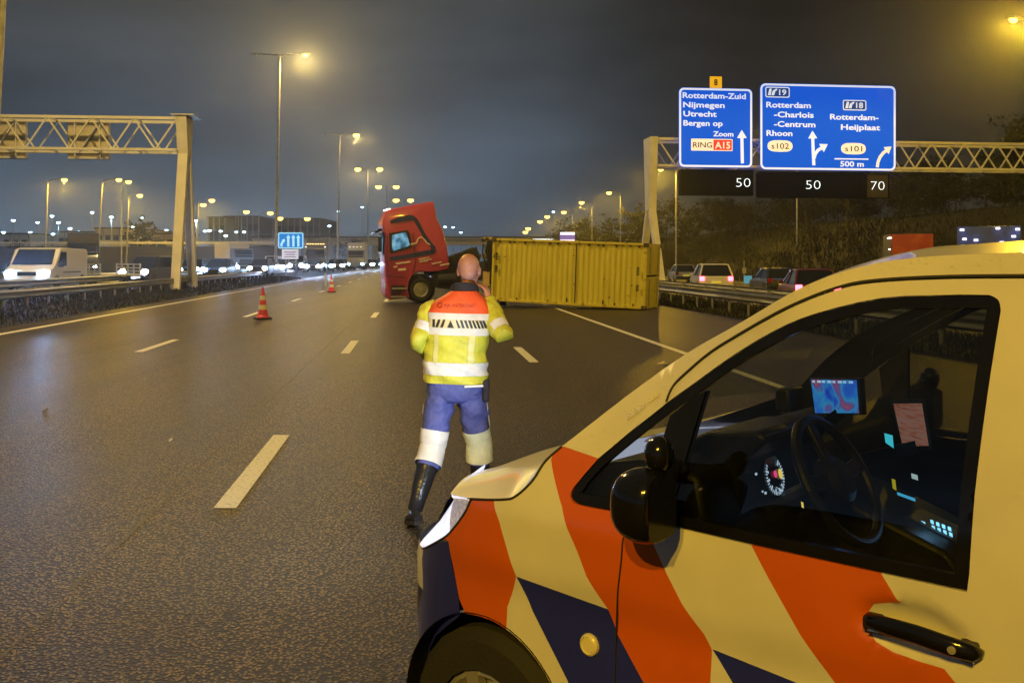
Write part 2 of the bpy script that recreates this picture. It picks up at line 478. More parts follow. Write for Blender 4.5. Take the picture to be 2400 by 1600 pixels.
guard_rail('guard_rail', -15.9, 14, 420, 0.32, 'second guard rail in the median, in front of the queue of headlights', 'guard rails')
guard_rail('guard_rail', 11.0, 10, 300, 0.0, 'double guard rail between the carriageway and the slip road, right of the container', 'guard rails')
guard_rail('guard_rail', 13.1, 12, 200, 0.0, 'guard rail at the edge of the slip road, beside the white car', 'guard rails', faces=(1,), post_step=4.0)

# ------------------------------------------------------------------ sign gantries
def lattice(root, x0, x1, zb, zt, depth, period, m, n0=0):
    for y in (-depth / 2, depth / 2):
        for z, rr in ((zt, 0.11), (zb, 0.10)):
            q = MB(); q.bar((x0, y, z), (x1, y, z), rr * 1.6, rr * 1.6); q.build('chord', m, root, bevel=0.02)
        k = int(round((x1 - x0) / (period / 2)))
        for i in range(k):
            a = x0 + (x1 - x0) * i / k; b = x0 + (x1 - x0) * (i + 1) / k
            za, zc = (zt, zb) if i % 2 == 0 else (zb, zt)
            q = MB(); q.bar((a, y, za), (b, y, zc), 0.085, 0.085); q.build('brace', m, root, smooth=False)
    k = int(round((x1 - x0) / period))
    for i in range(k + 1):
        a = x0 + (x1 - x0) * i / k
        for z in (zb, zt):
            q = MB(); q.bar((a, -depth / 2, z), (a, depth / 2, z), 0.07, 0.07); q.build('cross_tie', m, root, smooth=False)
def a_leg(root, x, zt, zk, spread, m, front_out=0.0, w=0.42):
    # inverted V: two box legs meeting in a head plate
    q = MB(); q.bar((x, 0, zt + 0.15), (x, 0, zk), w * 0.95, 1.9, up=(0, 1, 0), w2=w, h2=0.95)
    q.build('leg_head', m, root, bevel=0.02)
    for sgn in (-1, 1):
        q = MB(); q.bar((x, sgn * 0.28, zk + 0.1), (x, sgn * spread, 0.1), w * 0.9, 0.40, up=(0, 1, 0), w2=w * 0.8, h2=0.34)
        q.build('leg', m, root, bevel=0.02)
        q = MB(); q.box((x, sgn * spread, 0.06), (0.8, 0.8, 0.24)); q.build('foot_plate', M_CONC, root, smooth=False)
GA = math.atan(0.12)
gr_o = Vector((8.95, 63.2, 0))
gantry = empty('sign_gantry', gr_o, GA, 'white lattice gantry over the right lanes carrying the blue signs', 'gantry', 'sign gantries')
lattice(gantry, 0.25, 30.3, 7.85, 9.55, 1.7, 2.35, M_GANTRY)
a_leg(gantry, 0.0, 9.55, 5.0, 2.8, M_GANTRY, w=0.5)
a_leg(gantry, 30.6, 9.55, 5.6, 2.3, M_GANTRY)
gl_o = Vector((-19.05, 57.0, 0))
gantry2 = empty('sign_gantry', gl_o, GA * 0.8, 'cream lattice gantry over the far carriageway, seen from behind', 'gantry', 'sign gantries')
lattice(gantry2, -24.0, -0.25, 8.15, 9.95, 1.7, 2.35, M_GANTRY)
a_leg(gantry2, 0.0, 9.95, 7.9, 2.2, M_GANTRY, w=0.62)
a_leg(gantry2, -24.4, 9.95, 7.9, 2.2, M_GANTRY, w=0.62)
q = MB(); q.box((0.1, 0, 10.16), (1.3, 2.2, 0.06)); q.build('cap_plate', M_GANTRY, gantry2, smooth=False)
# ------------------------------------------------------------------ the blue direction signs, hung from the gantry
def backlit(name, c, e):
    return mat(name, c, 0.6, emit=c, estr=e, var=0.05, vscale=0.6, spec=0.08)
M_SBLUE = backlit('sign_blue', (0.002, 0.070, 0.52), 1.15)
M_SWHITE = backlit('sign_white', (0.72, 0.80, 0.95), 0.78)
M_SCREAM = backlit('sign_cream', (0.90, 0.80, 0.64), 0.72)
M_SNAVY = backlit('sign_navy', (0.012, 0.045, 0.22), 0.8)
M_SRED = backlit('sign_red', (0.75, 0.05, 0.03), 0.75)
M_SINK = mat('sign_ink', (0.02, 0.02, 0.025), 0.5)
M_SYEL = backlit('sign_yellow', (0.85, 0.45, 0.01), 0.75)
M_SBACK = mat('sign_back', (0.30, 0.30, 0.29), 0.5)
def rrect(x0, z0, x1, z1, r, k=5):
    pts = []
    for cx, cz, a in ((x1 - r, z0 + r, -90), (x1 - r, z1 - r, 0), (x0 + r, z1 - r, 90), (x0 + r, z0 + r, 180)):
        for i in range(k + 1):
            t = math.radians(a + 90 * i / k); pts.append((cx + r * math.cos(t), cz + r * math.sin(t)))
    return pts
FN = lambda a, b, y: Vector((a, y, b))
def slab(name, pts, y0, y1, m, parent, mi=None):
    q = MB(); q.prism(pts, FN, y0, y1); return q.build(name, m, parent, smooth=False)
def ring(name, outer, inner, y0, y1, m, parent):
    n = len(outer); q = MB()
    vs = [FN(a, b, y) for y in (y0, y1) for pts in (outer, inner) for a, b in pts]; fs = []
    for k in range(n):
        j = (k + 1) % n
        fs += [(k, j, n + j, n + k), (2 * n + k, 3 * n + k, 3 * n + j, 2 * n + j), (k, 2 * n + k, 2 * n + j, j), (n + k, n + j, 3 * n + j, 3 * n + k)]
    q.add(vs, fs); return q.build(name, m, parent, smooth=False)
def sign_xy(ref, px, py):      # pixel of the sign's photograph to metres on the sign
    x0, y0, x1, y1, w, h = ref
    return ((px - x0) / (x1 - x0) * w, h - (py - y0) / (y1 - y0) * h)
def seg_arrow(name, pts, w, head, m, parent, y=-0.085):
    """a thick polyline with a triangular head, as one flat raised shape"""
    pts = [Vector((a, 0, b)) for a, b in pts]; q = MB(); L, Rr = [], []
    for i, p in enumerate(pts):
        d = (pts[min(i + 1, len(pts) - 1)] - pts[max(0, i - 1)]).normalized(); nn = Vector((-d.z, 0, d.x)) * w / 2
        L.append(p + nn); Rr.append(p - nn)
    vs = []; fs = []
    for yy in (y, y - 0.006):
        k = len(vs)
        for i in range(len(pts)): vs += [L[i] + Vector((0, yy, 0)), Rr[i] + Vector((0, yy, 0))]
        for i in range(len(pts) - 1): fs.append((k + 2 * i, k + 2 * i + 1, k + 2 * i + 3, k + 2 * i + 2))
    q.add(vs, fs)
    d = (pts[-1] - pts[-2]).normalized(); nn = Vector((-d.z, 0, d.x)); e = pts[-1]
    hh = [e + nn * head * 0.62, e - nn * head * 0.62, e + d * head]
    q.add([v + Vector((0, y, 0)) for v in hh] + [v + Vector((0, y - 0.006, 0)) for v in hh], [(0, 1, 2), (3, 5, 4), (0, 3, 4, 1), (1, 4, 5, 2), (2, 5, 3, 0)])
    return q.build(name, m, parent, smooth=False)
def sign_panel(root, w, h, r=0.32):
    slab('panel', rrect(0, 0, w, h, r), -0.06, 0.0, [M_SBLUE], root)
    ring('border', rrect(0.03, 0.03, w - 0.03, h - 0.03, r - 0.02), rrect(0.15, 0.15, w - 0.15, h - 0.15, r - 0.12), -0.072, -0.062, M_SWHITE, root)
    for k in range(3):
        q = MB(); q.box((w * (0.15 + 0.35 * k), 0.12, h / 2), (0.1, 0.2, h * 0.9)); q.build('mounting_post', M_SBACK, root, smooth=False)
GM = Matrix.Translation(gr_o) @ Matrix.Rotation(GA, 4, 'Z')
def on_gantry(x, y, z): return GM @ Vector((x - .45, y, z))
YF = -1.22
def exit_badge(root, ref, x0, y0, x1, y1, number):
    a, b = sign_xy(ref, x0, y1); c, d = sign_xy(ref, x1, y0)
    slab('badge_field', rrect(a, b, c, d, 0.12), -0.082, -0.066, M_SNAVY, root)
    ring('badge_border', rrect(a, b, c, d, 0.12), rrect(a + 0.06, b + 0.06, c - 0.06, d - 0.06, 0.09), -0.092, -0.084, M_SWHITE, root)
    text_fit(number, a + (c - a) * 0.56, b + (d - b) * 0.24, (c - a) * 0.30, (d - b) * 0.52, M_SWHITE, root, 0.02, -0.094)
    # the exit pictogram: a carriageway with a road leaving to the right
    X = lambda t: a + (c - a) * t
    Z = lambda t: b + (d - b) * t
    q = MB()
    q.prism([(X(.10), Z(.2)), (X(.22), Z(.2)), (X(.26), Z(.82)), (X(.17), Z(.82))], FN, -0.092, -0.084)
    q.prism([(X(.25), Z(.2)), (X(.36), Z(.2)), (X(.40), Z(.55)), (X(.47), Z(.68)), (X(.50), Z(.82)), (X(.43), Z(.82)), (X(.30), Z(.62))], FN, -0.092, -0.084)
    q.build('exit_pictogram', M_SWHITE, root, smooth=False)
def line_of(root, ref, body, x0, y0, x1, y1, m=None, bold=0.022):
    """lettering whose capitals fill the pixel box x0..x1, y0 (top) .. y1 (baseline)"""
    a, b = sign_xy(ref, x0, y1); c, d = sign_xy(ref, x1, y0)
    return text_fit(body, a, b, c - a, d - b, m or M_SWHITE, root, bold, -0.076)
# sign one
W1, H1 = 4.85, 5.06
s1 = empty('direction_sign', on_gantry(1.93, YF, 7.72), GA, 'smaller blue motorway sign listing Rotterdam-Zuid, Nijmegen and Utrecht', 'road sign', 'blue direction signs')
sign_panel(s1, W1, H1)
r1 = (400, 152, 1022, 805, W1, H1)
for t, a, b, c, d in (('Rotterdam-Zuid', 432, 193, 965, 238), ('Nijmegen', 436, 270, 785, 314), ('Utrecht', 438, 344, 718, 388), ('Bergen op', 438, 420, 768, 464), ('Zoom', 688, 508, 860, 548)):
    line_of(s1, r1, t, a, b, c, d)
a, b = sign_xy(r1, 503, 668); c, d = sign_xy(r1, 852, 570)
slab('route_plate', rrect(a, b, c, d, 0.05), -0.084, -0.066, M_SCREAM, s1)
e = sign_xy(r1, 690, 0)[0]; slab('route_plate', rrect(e, b + 0.05, c - 0.05, d - 0.05, 0.04), -0.092, -0.085, M_SRED, s1)
text_fit('RING', a + 0.12, b + 0.2, e - a - 0.2, d - b - 0.42, M_SINK, s1, 0.012, -0.088)
text_fit('A15', e + 0.1, b + 0.16, c - e - 0.26, d - b - 0.34, M_SCREAM, s1, 0.02, -0.097)
seg_arrow('lane_arrow', [sign_xy(r1, 935, 768), sign_xy(r1, 931, 560)], 0.2, 0.52, M_SWHITE, s1)
# sign two
W2, H2 = 9.2, 5.55
s2 = empty('direction_sign', on_gantry(7.28, YF, 7.62), GA, 'wider blue motorway sign with exits 19 and 18 to Rotterdam-Charlois and Heijplaat', 'road sign', 'blue direction signs')
sign_panel(s2, W2, H2, 0.36)
r2 = (1062, 125, 2230, 822, W2, H2)
exit_badge(s2, r2, 1106, 155, 1312, 240, '19')
exit_badge(s2, r2, 1768, 248, 1970, 332, '18')
for t, a, b, c, d in (('Rotterdam', 1114, 276, 1494, 320), ('-Charlois', 1180, 353, 1518, 397), ('-Centrum', 1180, 430, 1532, 474), ('Rhoon', 1116, 504, 1336, 548),
                      ('Rotterdam-', 1658, 364, 2078, 408), ('Heijplaat', 1752, 446, 2092, 490), ('500 m', 1746, 746, 1950, 788)):
    line_of(s2, r2, t, a, b, c, d)
for t, cx, cz in (('s102', 1231, 630), ('s101', 1860, 643)):
    a, b = sign_xy(r2, cx, cz); hw, hh = 0.84, 0.37
    oct_ = [(a + hw * math.copysign(abs(math.cos(u)) ** 0.55, math.cos(u)), b + hh * math.copysign(abs(math.sin(u)) ** 0.9, math.sin(u))) for u in [2 * PI * k / 20 for k in range(20)]]
    slab('route_plate', oct_, -0.084, -0.066, M_SCREAM, s2)
    text_fit(t, a - 0.58, b - 0.18, 1.18, 0.36, M_SINK, s2, 0.01, -0.088)
a, b = sign_xy(r2, 1697, 732); c, d = sign_xy(r2, 1990, 722)
slab('distance_rule', [(a, b), (c, b), (c, d), (a, d)], -0.076, -0.066, M_SWHITE, s2)
seg_arrow('lane_arrow', [sign_xy(r2, 1518, 782), sign_xy(r2, 1509, 565)], 0.2, 0.5, M_SWHITE, s2)
seg_arrow('lane_arrow', [sign_xy(r2, *p) for p in ((1520, 725), (1530, 690), (1553, 660), (1583, 642))], 0.2, 0.5, M_SWHITE, s2, -0.094)
seg_arrow('lane_arrow', [sign_xy(r2, *p) for p in ((2066, 792), (2072, 750), (2090, 708), (2117, 675), (2143, 656))], 0.2, 0.46, M_SCREAM, s2)
# the small yellow plate on top
pl = empty('number_plate_sign', on_gantry(1.93 + 2.05, YF, 7.72 + H1), GA, 'small square yellow plate with number 8 above the smaller blue sign', 'number plate')
slab('plate', rrect(0, 0, 0.78, 0.74, 0.03), -0.05, 0.0, M_SYEL, pl)
text_fit('8', 0.26, 0.18, 0.24, 0.38, M_SINK, pl, 0.03, -0.056)
q = MB(); q.box((0.39, 0.03, 0.1), (0.08, 0.05, 0.9)); q.build('bracket', M_SBACK, pl, smooth=False)
# matrix signals under the signs
M_MATRIX = mat('matrix_face', (0.005, 0.006, 0.008), 0.9, spec=0.05)
M_MATRIX2 = mat('matrix_face_grey', (0.050, 0.046, 0.038), 0.9, spec=0.05)  # lighter grey face of the small signal
M_LED = mat('led_digits', (0.7, 0.85, 1.0), 0.5, emit=(0.72, 0.86, 1.0), estr=1.5)
def matrix(label, x0, x1, z0, z1, face, txt, tx, tw):
    rt = empty('matrix_signal', on_gantry(x0, YF + 0.1, z0), GA, label, 'matrix sign', 'lane signals under the blue signs')
    w, h = x1 - x0, z1 - z0
    slab('housing', rrect(0, 0, w, h, 0.06), -0.05, 0.35, face, rt)
    ring('visor', rrect(0, 0, w, h, 0.06), rrect(0.05, 0.05, w - 0.05, h - 0.05, 0.04), -0.16, -0.052, M_MATRIX, rt)
    text_fit(txt, tx, h * 0.34, tw, 0.58, M_LED, rt, -0.022, -0.058, name='digits')
matrix('wide black matrix signal showing 50 under the smaller blue sign', 2.05, 6.85, 5.95, 7.6, M_MATRIX, '50', 3.68, 0.95)
matrix('wide black matrix signal showing 50 under the middle of the wider blue sign', 7.2, 14.35, 5.85, 7.5, M_MATRIX, '50', 3.2, 0.98)
matrix('small grey matrix signal showing 70 at the right end', 14.45, 16.05, 5.85, 7.45, M_MATRIX2, '70', 0.36, 0.94)
# signal boxes on the far gantry, seen from behind
M_TAN = mat('signal_back', (0.50, 0.46, 0.36), 0.6, var=0.2, vscale=2)
for lx, lab in ((-6.9, 'cream back of a signal box on the far gantry, right of the two'), (-11.6, 'cream back of a signal box on the far gantry, cut by the picture edge')):
    rt = empty('signal_box', (0, 0, 0), 0, lab, 'signal box', 'signal boxes on the far gantry')
    rt.matrix_world = Matrix.Translation(gl_o) @ Matrix.Rotation(GA * 0.8, 4, 'Z') @ Matrix.Translation((lx, 1.05, 7.75))
    slab('housing', rrect(0, 0, 2.3, 2.25, 0.05), 0.0, 0.4, M_TAN, rt)
    q = MB(); q.box((1.15, -0.02, 1.25), (2.28, 0.05, 0.3)); q.build('band', mat('band_grey', (0.2, 0.19, 0.19), 0.6), rt, smooth=False)
    q = MB(); q.box((1.15, -0.03, 0.06), (2.2, 0.12, 0.1)); q.build('sill_rail', M_GANTRY, rt, smooth=False)
    for k in range(2):
        q = MB(); q.box((0.45 + 1.4 * k, -0.12, 1.2), (0.07, 0.2, 2.2)); q.build('bracket', M_GANTRY, rt, smooth=False)
# ------------------------------------------------------------------ street lamps
def lantern(root, at, d, m, size=0.55, light=None, bulb=1.0):
    """a lamp head at the end of an arm, lit from below"""
    at = Vector(at); d = Vector(d).normalized()
    q = MB(); a = at - d * 0.1; b = at + d * size
    q.rings([[a + Vector((0, 0, z)) + Vector((-d.y, d.x, 0)) * w for w, z in ((-.06, 0), (.06, 0), (.05, .07), (-.05, .07))],
             [at + d * size * .45 + Vector((0, 0, z)) + Vector((-d.y, d.x, 0)) * w for w, z in ((-.15, -.01), (.15, -.01), (.11, .13), (-.11, .13))],
             [b + Vector((0, 0, z)) + Vector((-d.y, d.x, 0)) * w for w, z in ((-.10, 0), (.10, 0), (.06, .08), (-.06, .08))]])
    q.build('lantern', M_STEEL, root, smooth=False)
    q = MB(); c = at + d * size * .45 + Vector((0, 0, -0.03))
    q.lathe([(0.001, -0.20 * bulb), (0.08 * bulb, -0.18 * bulb), (0.14 * bulb, -0.11 * bulb), (0.15 * bulb, -0.04 * bulb), (0.12 * bulb, 0.03)], c, 10)
    for v in q.v: v.x = c.x + (v.x - c.x) * (1.0 + 0.35 * abs(d.x)); v.y = c.y + (v.y - c.y) * (1.0 + 0.6 * abs(d.y))
    q.build('bulb', m, root)
    if light:
        lamp('SPOT', root, c + Vector((0, 0, -0.2 * bulb - 0.16)), light[0], light[1], 0.14, spot=178, blend=0.12)
def street_lamp(base, h, arms, label, group, light=None, m=None, r=0.11, size=0.6, lean=0.0, tip=None, arm_rise=0.12, on=(True, True), bulb=1.0):
    root = empty('street_lamp', base, 0, label, 'street lamp', group)
    q = MB(); top = Vector((lean * h, 0, h))
    q.tube([(0, 0, 0), (0, 0, 1.4), top * 0.5, top], [r * 1.25, r, r * 0.8, r * 0.5], 8)
    q.build('pole', M_STEEL, root)
    q = MB(); q.lathe([(r * 2.0, 0), (r * 2.0, 0.06), (r * 1.4, 0.1)], (0, 0, 0), 8); q.build('base_plate', M_STEEL, root)
    for i, (dx, ln) in enumerate(arms):
        d = Vector((math.copysign(1, dx), 0, 0)); e = top + d * ln + Vector((0, 0, arm_rise))
        q = MB(); q.tube([top - Vector((0, 0, 0.15)), top + d * ln * 0.35 + Vector((0, 0, arm_rise * 0.8)), e], [r * .5, r * .42, r * .4], 6)
        q.build('arm', M_STEEL, root)
        lantern(root, e, d, (m or M_SODLAMP) if on[min(i, 1)] else M_STEEL, size, light if (light and on[min(i, 1)]) else None, bulb if on[min(i, 1)] else 0.6)
    return root
SOD = (MAST_W, SODIUM)
# tall median masts, two arms each
mast = [(97.5, (633, 132), True), (159.6, (775, 313), True), (219, (845, 390), True), (271, (888, 430), False), (331, (925, 460), False)]
labs = ['tallest lamp mast, its bright lamp alone above the median', 'second tall lamp mast from the tallest, thin against the sky', 'twin-armed lamp mast with two bright lamps, left of the red cab',
        'lamp mast just behind the roof of the red cab', 'far twin-armed lamp mast over the roof of the red cab']
for (d, (px, py), lt), lb in zip(mast, labs):
    p = P(px * 1.0204, 609, d); p.z = 0.25
    big = d < 100
    street_lamp(p, 22.0, [(1, 2.1), (-1, 1.7 if not big else 2.0)], lb, 'tall lamp masts in the median', (MAST_W * (0.5 if d < 100 else 0.22), SODIUM_PALE) if lt else None,
                r=0.16, size=0.9 if big else 1.2, lean=0.02 if d < 200 else 0.0, arm_rise=0.05, on=(True, not big and d != 159.6), bulb=d / 62)
# the nearest masts of the same row: one at the picture's left edge, one behind the viewer
p = P(-28, 609, 34.4); p.z = 0.2
street_lamp(p, 22.0, [(1, 2.1), (-1, 2.0)], 'nearest tall lamp mast, cut by the left picture edge', 'tall lamp masts in the median', (MAST_W * .9, SODIUM_PALE), r=0.15, size=0.9, lean=0.048, on=(True, False))
p = R(-14.0, -27.6, 0.2)
street_lamp(p, 22.0, [(1, 2.1), (-1, 2.0)], 'tall lamp mast of the median row behind the viewer', 'tall lamp masts in the median', SOD, r=0.20, size=0.9)
# the row on the right of the slip road
row = [((1553, 390), 109, 'lamp post behind the white leg of the sign gantry'), ((1425, 443), 148, 'lamp post left of the sign gantry, above the container end'),
       ((1360, 465), 173, 'second lamp post left of the sign gantry'), ((1315, 487), 208, 'third lamp post left of the sign gantry, by the lit purple board'),
       ((1275, 497), 232, None), ((1256, 508), 270, None), ((1226, 524), 325, None), ((1218, 532), 372, None)]
for (px, py), d, lb in row:
    p = P(px * 1.0204, 609, d); p.z = 0
    h = EYE + (609 - py * 1.0204) / FPX * d
    street_lamp(p, h, [(-1, 1.45)], lb or 'far lamp post in the row along the slip road', 'lamp posts along the slip road', (POST_W * (1 if d < 120 else .8), SODIUM) if d < 240 else None, r=0.11, size=0.6 if d < 150 else 0.9, bulb=d / 75)
p = P(1831 * 1.0204, 609, 100); p.z = 0
street_lamp(p, 14.3, [(-1, 1.6)], 'lamp post rising behind the middle of the wider blue sign', 'lamp posts along the slip road', (POST_W, SODIUM), r=0.11, size=0.6)
p = P(2398, 609, 47); p.z = 0
street_lamp(p + Vector((0.9, 0, 0)), 13.3, [(-1, 1.1)], 'nearest lamp post of the slip road, its lamp at the top right corner', 'lamp posts along the slip road', (POST_W * 1.2, SODIUM), r=0.11, size=0.6)
street_lamp(R(29.0, 8.0), 13.3, [(-1, 1.6)], 'lamp post of the slip road beyond the right picture edge', 'lamp posts along the slip road', (POST_W, SODIUM), r=0.11, size=0.6)
# lamp posts of the far side roads on the left
left = [((112, 424), (105, 590), (150, 420), 120, 'leftmost yellow lamp post, above the white van'), ((240, 424), (228, 625), (278, 420), 118, 'yellow lamp post with two glowing heads beside each other'),
        ((302, 460), (296, 610), (327, 453), 145, 'yellow lamp post just right of the twin glowing lamps'), ((454, 481), (449, 600), (476, 479), 180, None), ((465, 471), (461, 600), (496, 467), 170, None),
        ((559, 497), (556, 570), (577, 494), 210, None), ((608, 500), (605, 570), (633, 493), 215, None), ((640, 512), (638, 560), (656, 510), 240, None), ((703, 513), (702, 560), (720, 510), 240, None)]
for (tx, ty), (bx, by), (lx, ly), d, lb in left:
    p = P(bx, 609, d); p.z = 0.0
    h = EYE + (609 - ty) / FPX * d
    arm = (lx - tx) / FPX * d
    street_lamp(p, h, [(1, max(0.8, arm - 0.3))], lb or 'far yellow lamp post of the side roads on the left', 'yellow lamp posts on the left', (POST_W * 0.9, SODIUM) if d < 190 else None, r=0.13, size=0.75, lean=(tx - bx) / FPX * d / h, arm_rise=0.25, bulb=d / 65)
p = P(285, 609, 132); p.z = 0
street_lamp(p, EYE + (609 - 426) / FPX * 132, [(1, 0.6)], 'yellow lamp post half hidden by the lamp post in front of it', 'yellow lamp posts on the left', None, r=0.1, size=0.75, bulb=2.0)
# cold white yard lights in the distance
yard = [(31, 517), (88, 522), (122, 507), (138, 522), (216, 498.5), (8, 545), (71, 545), (124, 549), (185, 543), (214, 546), (164, 536), (334, 510.6), (312, 532), (310, 553), (390, 540),
        (441, 538), (454, 542), (480, 542), (491, 541), (517, 542), (529, 553), (554, 544), (572, 544), (793, 496), (772, 530), (849, 486), (1297, 497), (1043, 532), (1062, 533), (1080, 545)]
q = MB(); q.lathe([(0.001, -0.16), (0.14, -0.12), (0.26, 0.0), (0.24, 0.1), (0.001, 0.14)], (0, 0, 0), 8); head_me = q.build('bulb', M_WHITELAMP, data_only=True)
for k, (px, py) in enumerate(yard):
    d = 190 + (k * 37) % 60
    if px > 780: d = 280
    p = P(px, py, d); b = empty('yard_light', (p.x, p.y, 0.0), 0, 'cold white yard light on a mast in the distance', 'yard light', 'cold white yard lights in the distance')
    if px in (849, 1297): b['label'] = 'bluish lamp on a slim pole left of the red cab' if px == 849 else 'bluish lamp on a slim pole above the lit purple board'
    q = MB(); q.tube([(0, 0, 0), (0, 0, p.z)], [0.1, 0.06], 6); q.build('pole', M_STEEL, b)
    inst('bulb', head_me, b, (0, 0, p.z), scale=(1.5, 1.5, 1.3))
    q = MB(); q.box((0, 0, p.z + 0.2), (0.7, 0.4, 0.1)); q.build('hood', M_STEEL, b, smooth=False)
for (x, y, z) in ((-72, 176, 9.5), (-88, 190, 9.0), (-58, 180, 9.0)):
    b = empty('yard_light', (x, y, 0), 0, 'floodlight mast washing the warehouse wall on the left', 'yard light', 'floodlights by the warehouse')
    q = MB(); q.tube([(0, 0, 0), (0, 0, z)], [0.12, 0.07], 6); q.build('pole', M_STEEL, b)
    inst('bulb', head_me, b, (0, 0, z), scale=(1.3, 1.3, 1.2))
    lamp('SPOT', b, (0, 0, z - 0.5), 5200, (0.5, 0.85, 1.0), 0.2, spot=165)

# ------------------------------------------------------------------ far buildings, viaduct
def building(name, label, px0, px1, pytop, d, depth, m, bays, cat='building', z0=0.0, lit=None):
    a, b = P(px0, pytop, d), P(px1, pytop, d); h = a.z; w = b.x - a.x
    rt = empty(name, (a.x, d, z0), 0, label, cat)
    q = MB(); q.box((w / 2, depth / 2, h / 2), (w, depth, h)); q.build('wall', m, rt, smooth=False)
    q = MB(); q.box((w / 2, depth / 2, h + 0.14), (w + 0.6, depth + 0.6, 0.28)); q.build('roof', M_DARK, rt, smooth=False)
    for k in range(bays + 1):
        q = MB(); q.box((w * k / bays, -0.06, h / 2), (0.22, 0.16, h)); q.build('pilaster', M_STEEL, rt, smooth=False)
    for k in range(bays):
        q = MB(); q.box((w * (k + .5) / bays, -0.04, h * 0.28), (w / bays * 0.5, 0.1, h * 0.5)); q.build('roller_door', lit or mat('shed_door', (0.16, 0.18, 0.2), 0.6), rt, smooth=False)
        q = MB(); q.box((w * (k + .5) / bays, -0.04, h * 0.78), (w / bays * 0.6, 0.08, h * 0.12)); q.build('window', M_CARGLASS, rt, smooth=False)
    return rt
M_CLAD = mat('pale_cladding', (0.45, 0.47, 0.46), 0.6, vscale=0.3, var=0.15)
M_TANC = mat('tan_cladding', (0.42, 0.36, 0.28), 0.6, vscale=0.3, var=0.15)
M_GREYC = mat('grey_cladding', (0.07, 0.075, 0.09), 0.6, vscale=0.3, var=0.15)
building('warehouse', 'long pale warehouse washed in cyan light behind the white van', -60, 68, 549, 205, 25, M_CLAD, 6, 'warehouse')
building('warehouse', 'pale warehouse with cyan light, right of the dark bush', 134, 222, 545, 205, 25, M_CLAD, 5, 'warehouse')
building('warehouse', 'tan warehouse behind the yellow lamp posts', 224, 300, 536, 200, 25, M_TANC, 4, 'warehouse')
building('warehouse', 'low tan shed left of the far gantry leg', 333, 412, 549, 215, 15, M_TANC, 3, 'warehouse')
building('office_block', 'dark grey block behind the lamps, left of the lane sign', 526, 606, 508, 300, 30, M_GREYC, 6)
building('office_block', 'grey block with a bright corner behind the blue lane sign', 645, 750, 513, 320, 30, M_GREYC, 7)
building('office_block', 'small dark block between the gantry leg and the lamps', 488, 527, 510, 290, 20, M_GREYC, 3)
building('transport_shed', 'low dark shed on the skyline between container and gantry leg', 1404, 1525, 551, 230, 30, M_GREYC, 6, 'shed')
# lit purple-white board and a white canopy over the container
b0 = P(1313, 545, 150); rt = empty('lit_board', (b0.x, 150, 0), 0, 'glowing purple and white board above the container', 'board')
h1, h0 = P(0, 545, 150).z, P(0, 568, 150).z
q = MB(); q.box((1.1, 0.15, (h0 + h1) / 2), (2.3, 0.25, h1 - h0)); q.build('panel', mat('board_purple', (0.16, 0.12, 0.45), 0.5, emit=(0.20, 0.16, 0.60), estr=0.5), rt, smooth=False)
for z, hh in ((h1 - 0.15, 0.42), (h0 + 0.2, 0.42)):
    q = MB(); q.box((1.1, 0.0, z), (2.2, 0.08, hh)); q.build('light_band', mat('board_white', (0.8, 0.75, 1.0), 0.5, emit=(0.84, 0.78, 1.0), estr=1.2), rt, smooth=False)
for x in (0.2, 2.0):
    q = MB(); q.bar((x, 0.15, 0), (x, 0.15, h0), 0.14); q.build('post', M_STEEL, rt, smooth=False)
c0 = P(1250, 561, 190); rt = empty('canopy', (c0.x, 190, 0), 0, 'thin white lit canopy edge left of the purple board', 'canopy')
q = MB(); q.box((2.1, 0.4, c0.z), (4.4, 0.8, 0.34)); q.build('fascia', mat('canopy_white', (0.8, 0.9, 1.0), 0.5, emit=(0.7, 0.88, 1.0), estr=1.0), rt, smooth=False)
q = MB(); q.box((2.1, 3.0, c0.z + 0.2), (4.6, 6.0, 0.2)); q.build('roof', M_DARK, rt, smooth=False)
for x in (0.3, 3.9):
    q = MB(); q.bar((x, 1.5, 0), (x, 1.5, c0.z), 0.2); q.build('post', M_STEEL, rt, smooth=False)
# viaduct
DV = 262.0
va, vb = P(592, 0, DV).x, P(1420, 0, DV).x
zt, zm, zb = P(0, 549, DV).z, P(0, 561, DV).z, P(0, 574, DV).z
rt = empty('viaduct', (va, DV, 0), 0, 'concrete viaduct crossing the motorway behind the red cab', 'viaduct')
L = vb - va
q = MB(); q.box((L / 2, 5, (zm + zb) / 2 - 0.1), (L, 9, zm - zb - 0.2)); q.build('girder', mat('girder', (0.46, 0.42, 0.34), 0.8, vscale=0.4), rt, smooth=False)
q = MB(); q.box((L / 2, 4.6, zm + 0.1), (L, 11.2, 0.5)); q.build('deck', M_CONC, rt, smooth=False)
q = MB(); q.box((L / 2, -0.9, zm + 0.55), (L, 0.18, 0.5)); q.build('parapet', M_DARK, rt, smooth=False)
for k in range(4):
    q = MB(); q.bar((L * (0.02 + 0.32 * k), 5, 0), (L * (0.02 + 0.32 * k), 5, zb), 1.0, 6.0, up=(0, 1, 0)); q.build('pier', M_CONC, rt, smooth=False)
k = 0
while k < L:
    q = MB(); q.bar((k, -0.9, zm + 0.8), (k, -0.9, zt), 0.07); q.build('rail_post', M_STEEL, rt, smooth=False); k += 4.0
q = MB(); q.bar((0, -0.9, zt), (L, -0.9, zt), 0.09); q.build('hand_rail', M_STEEL, rt, smooth=False)
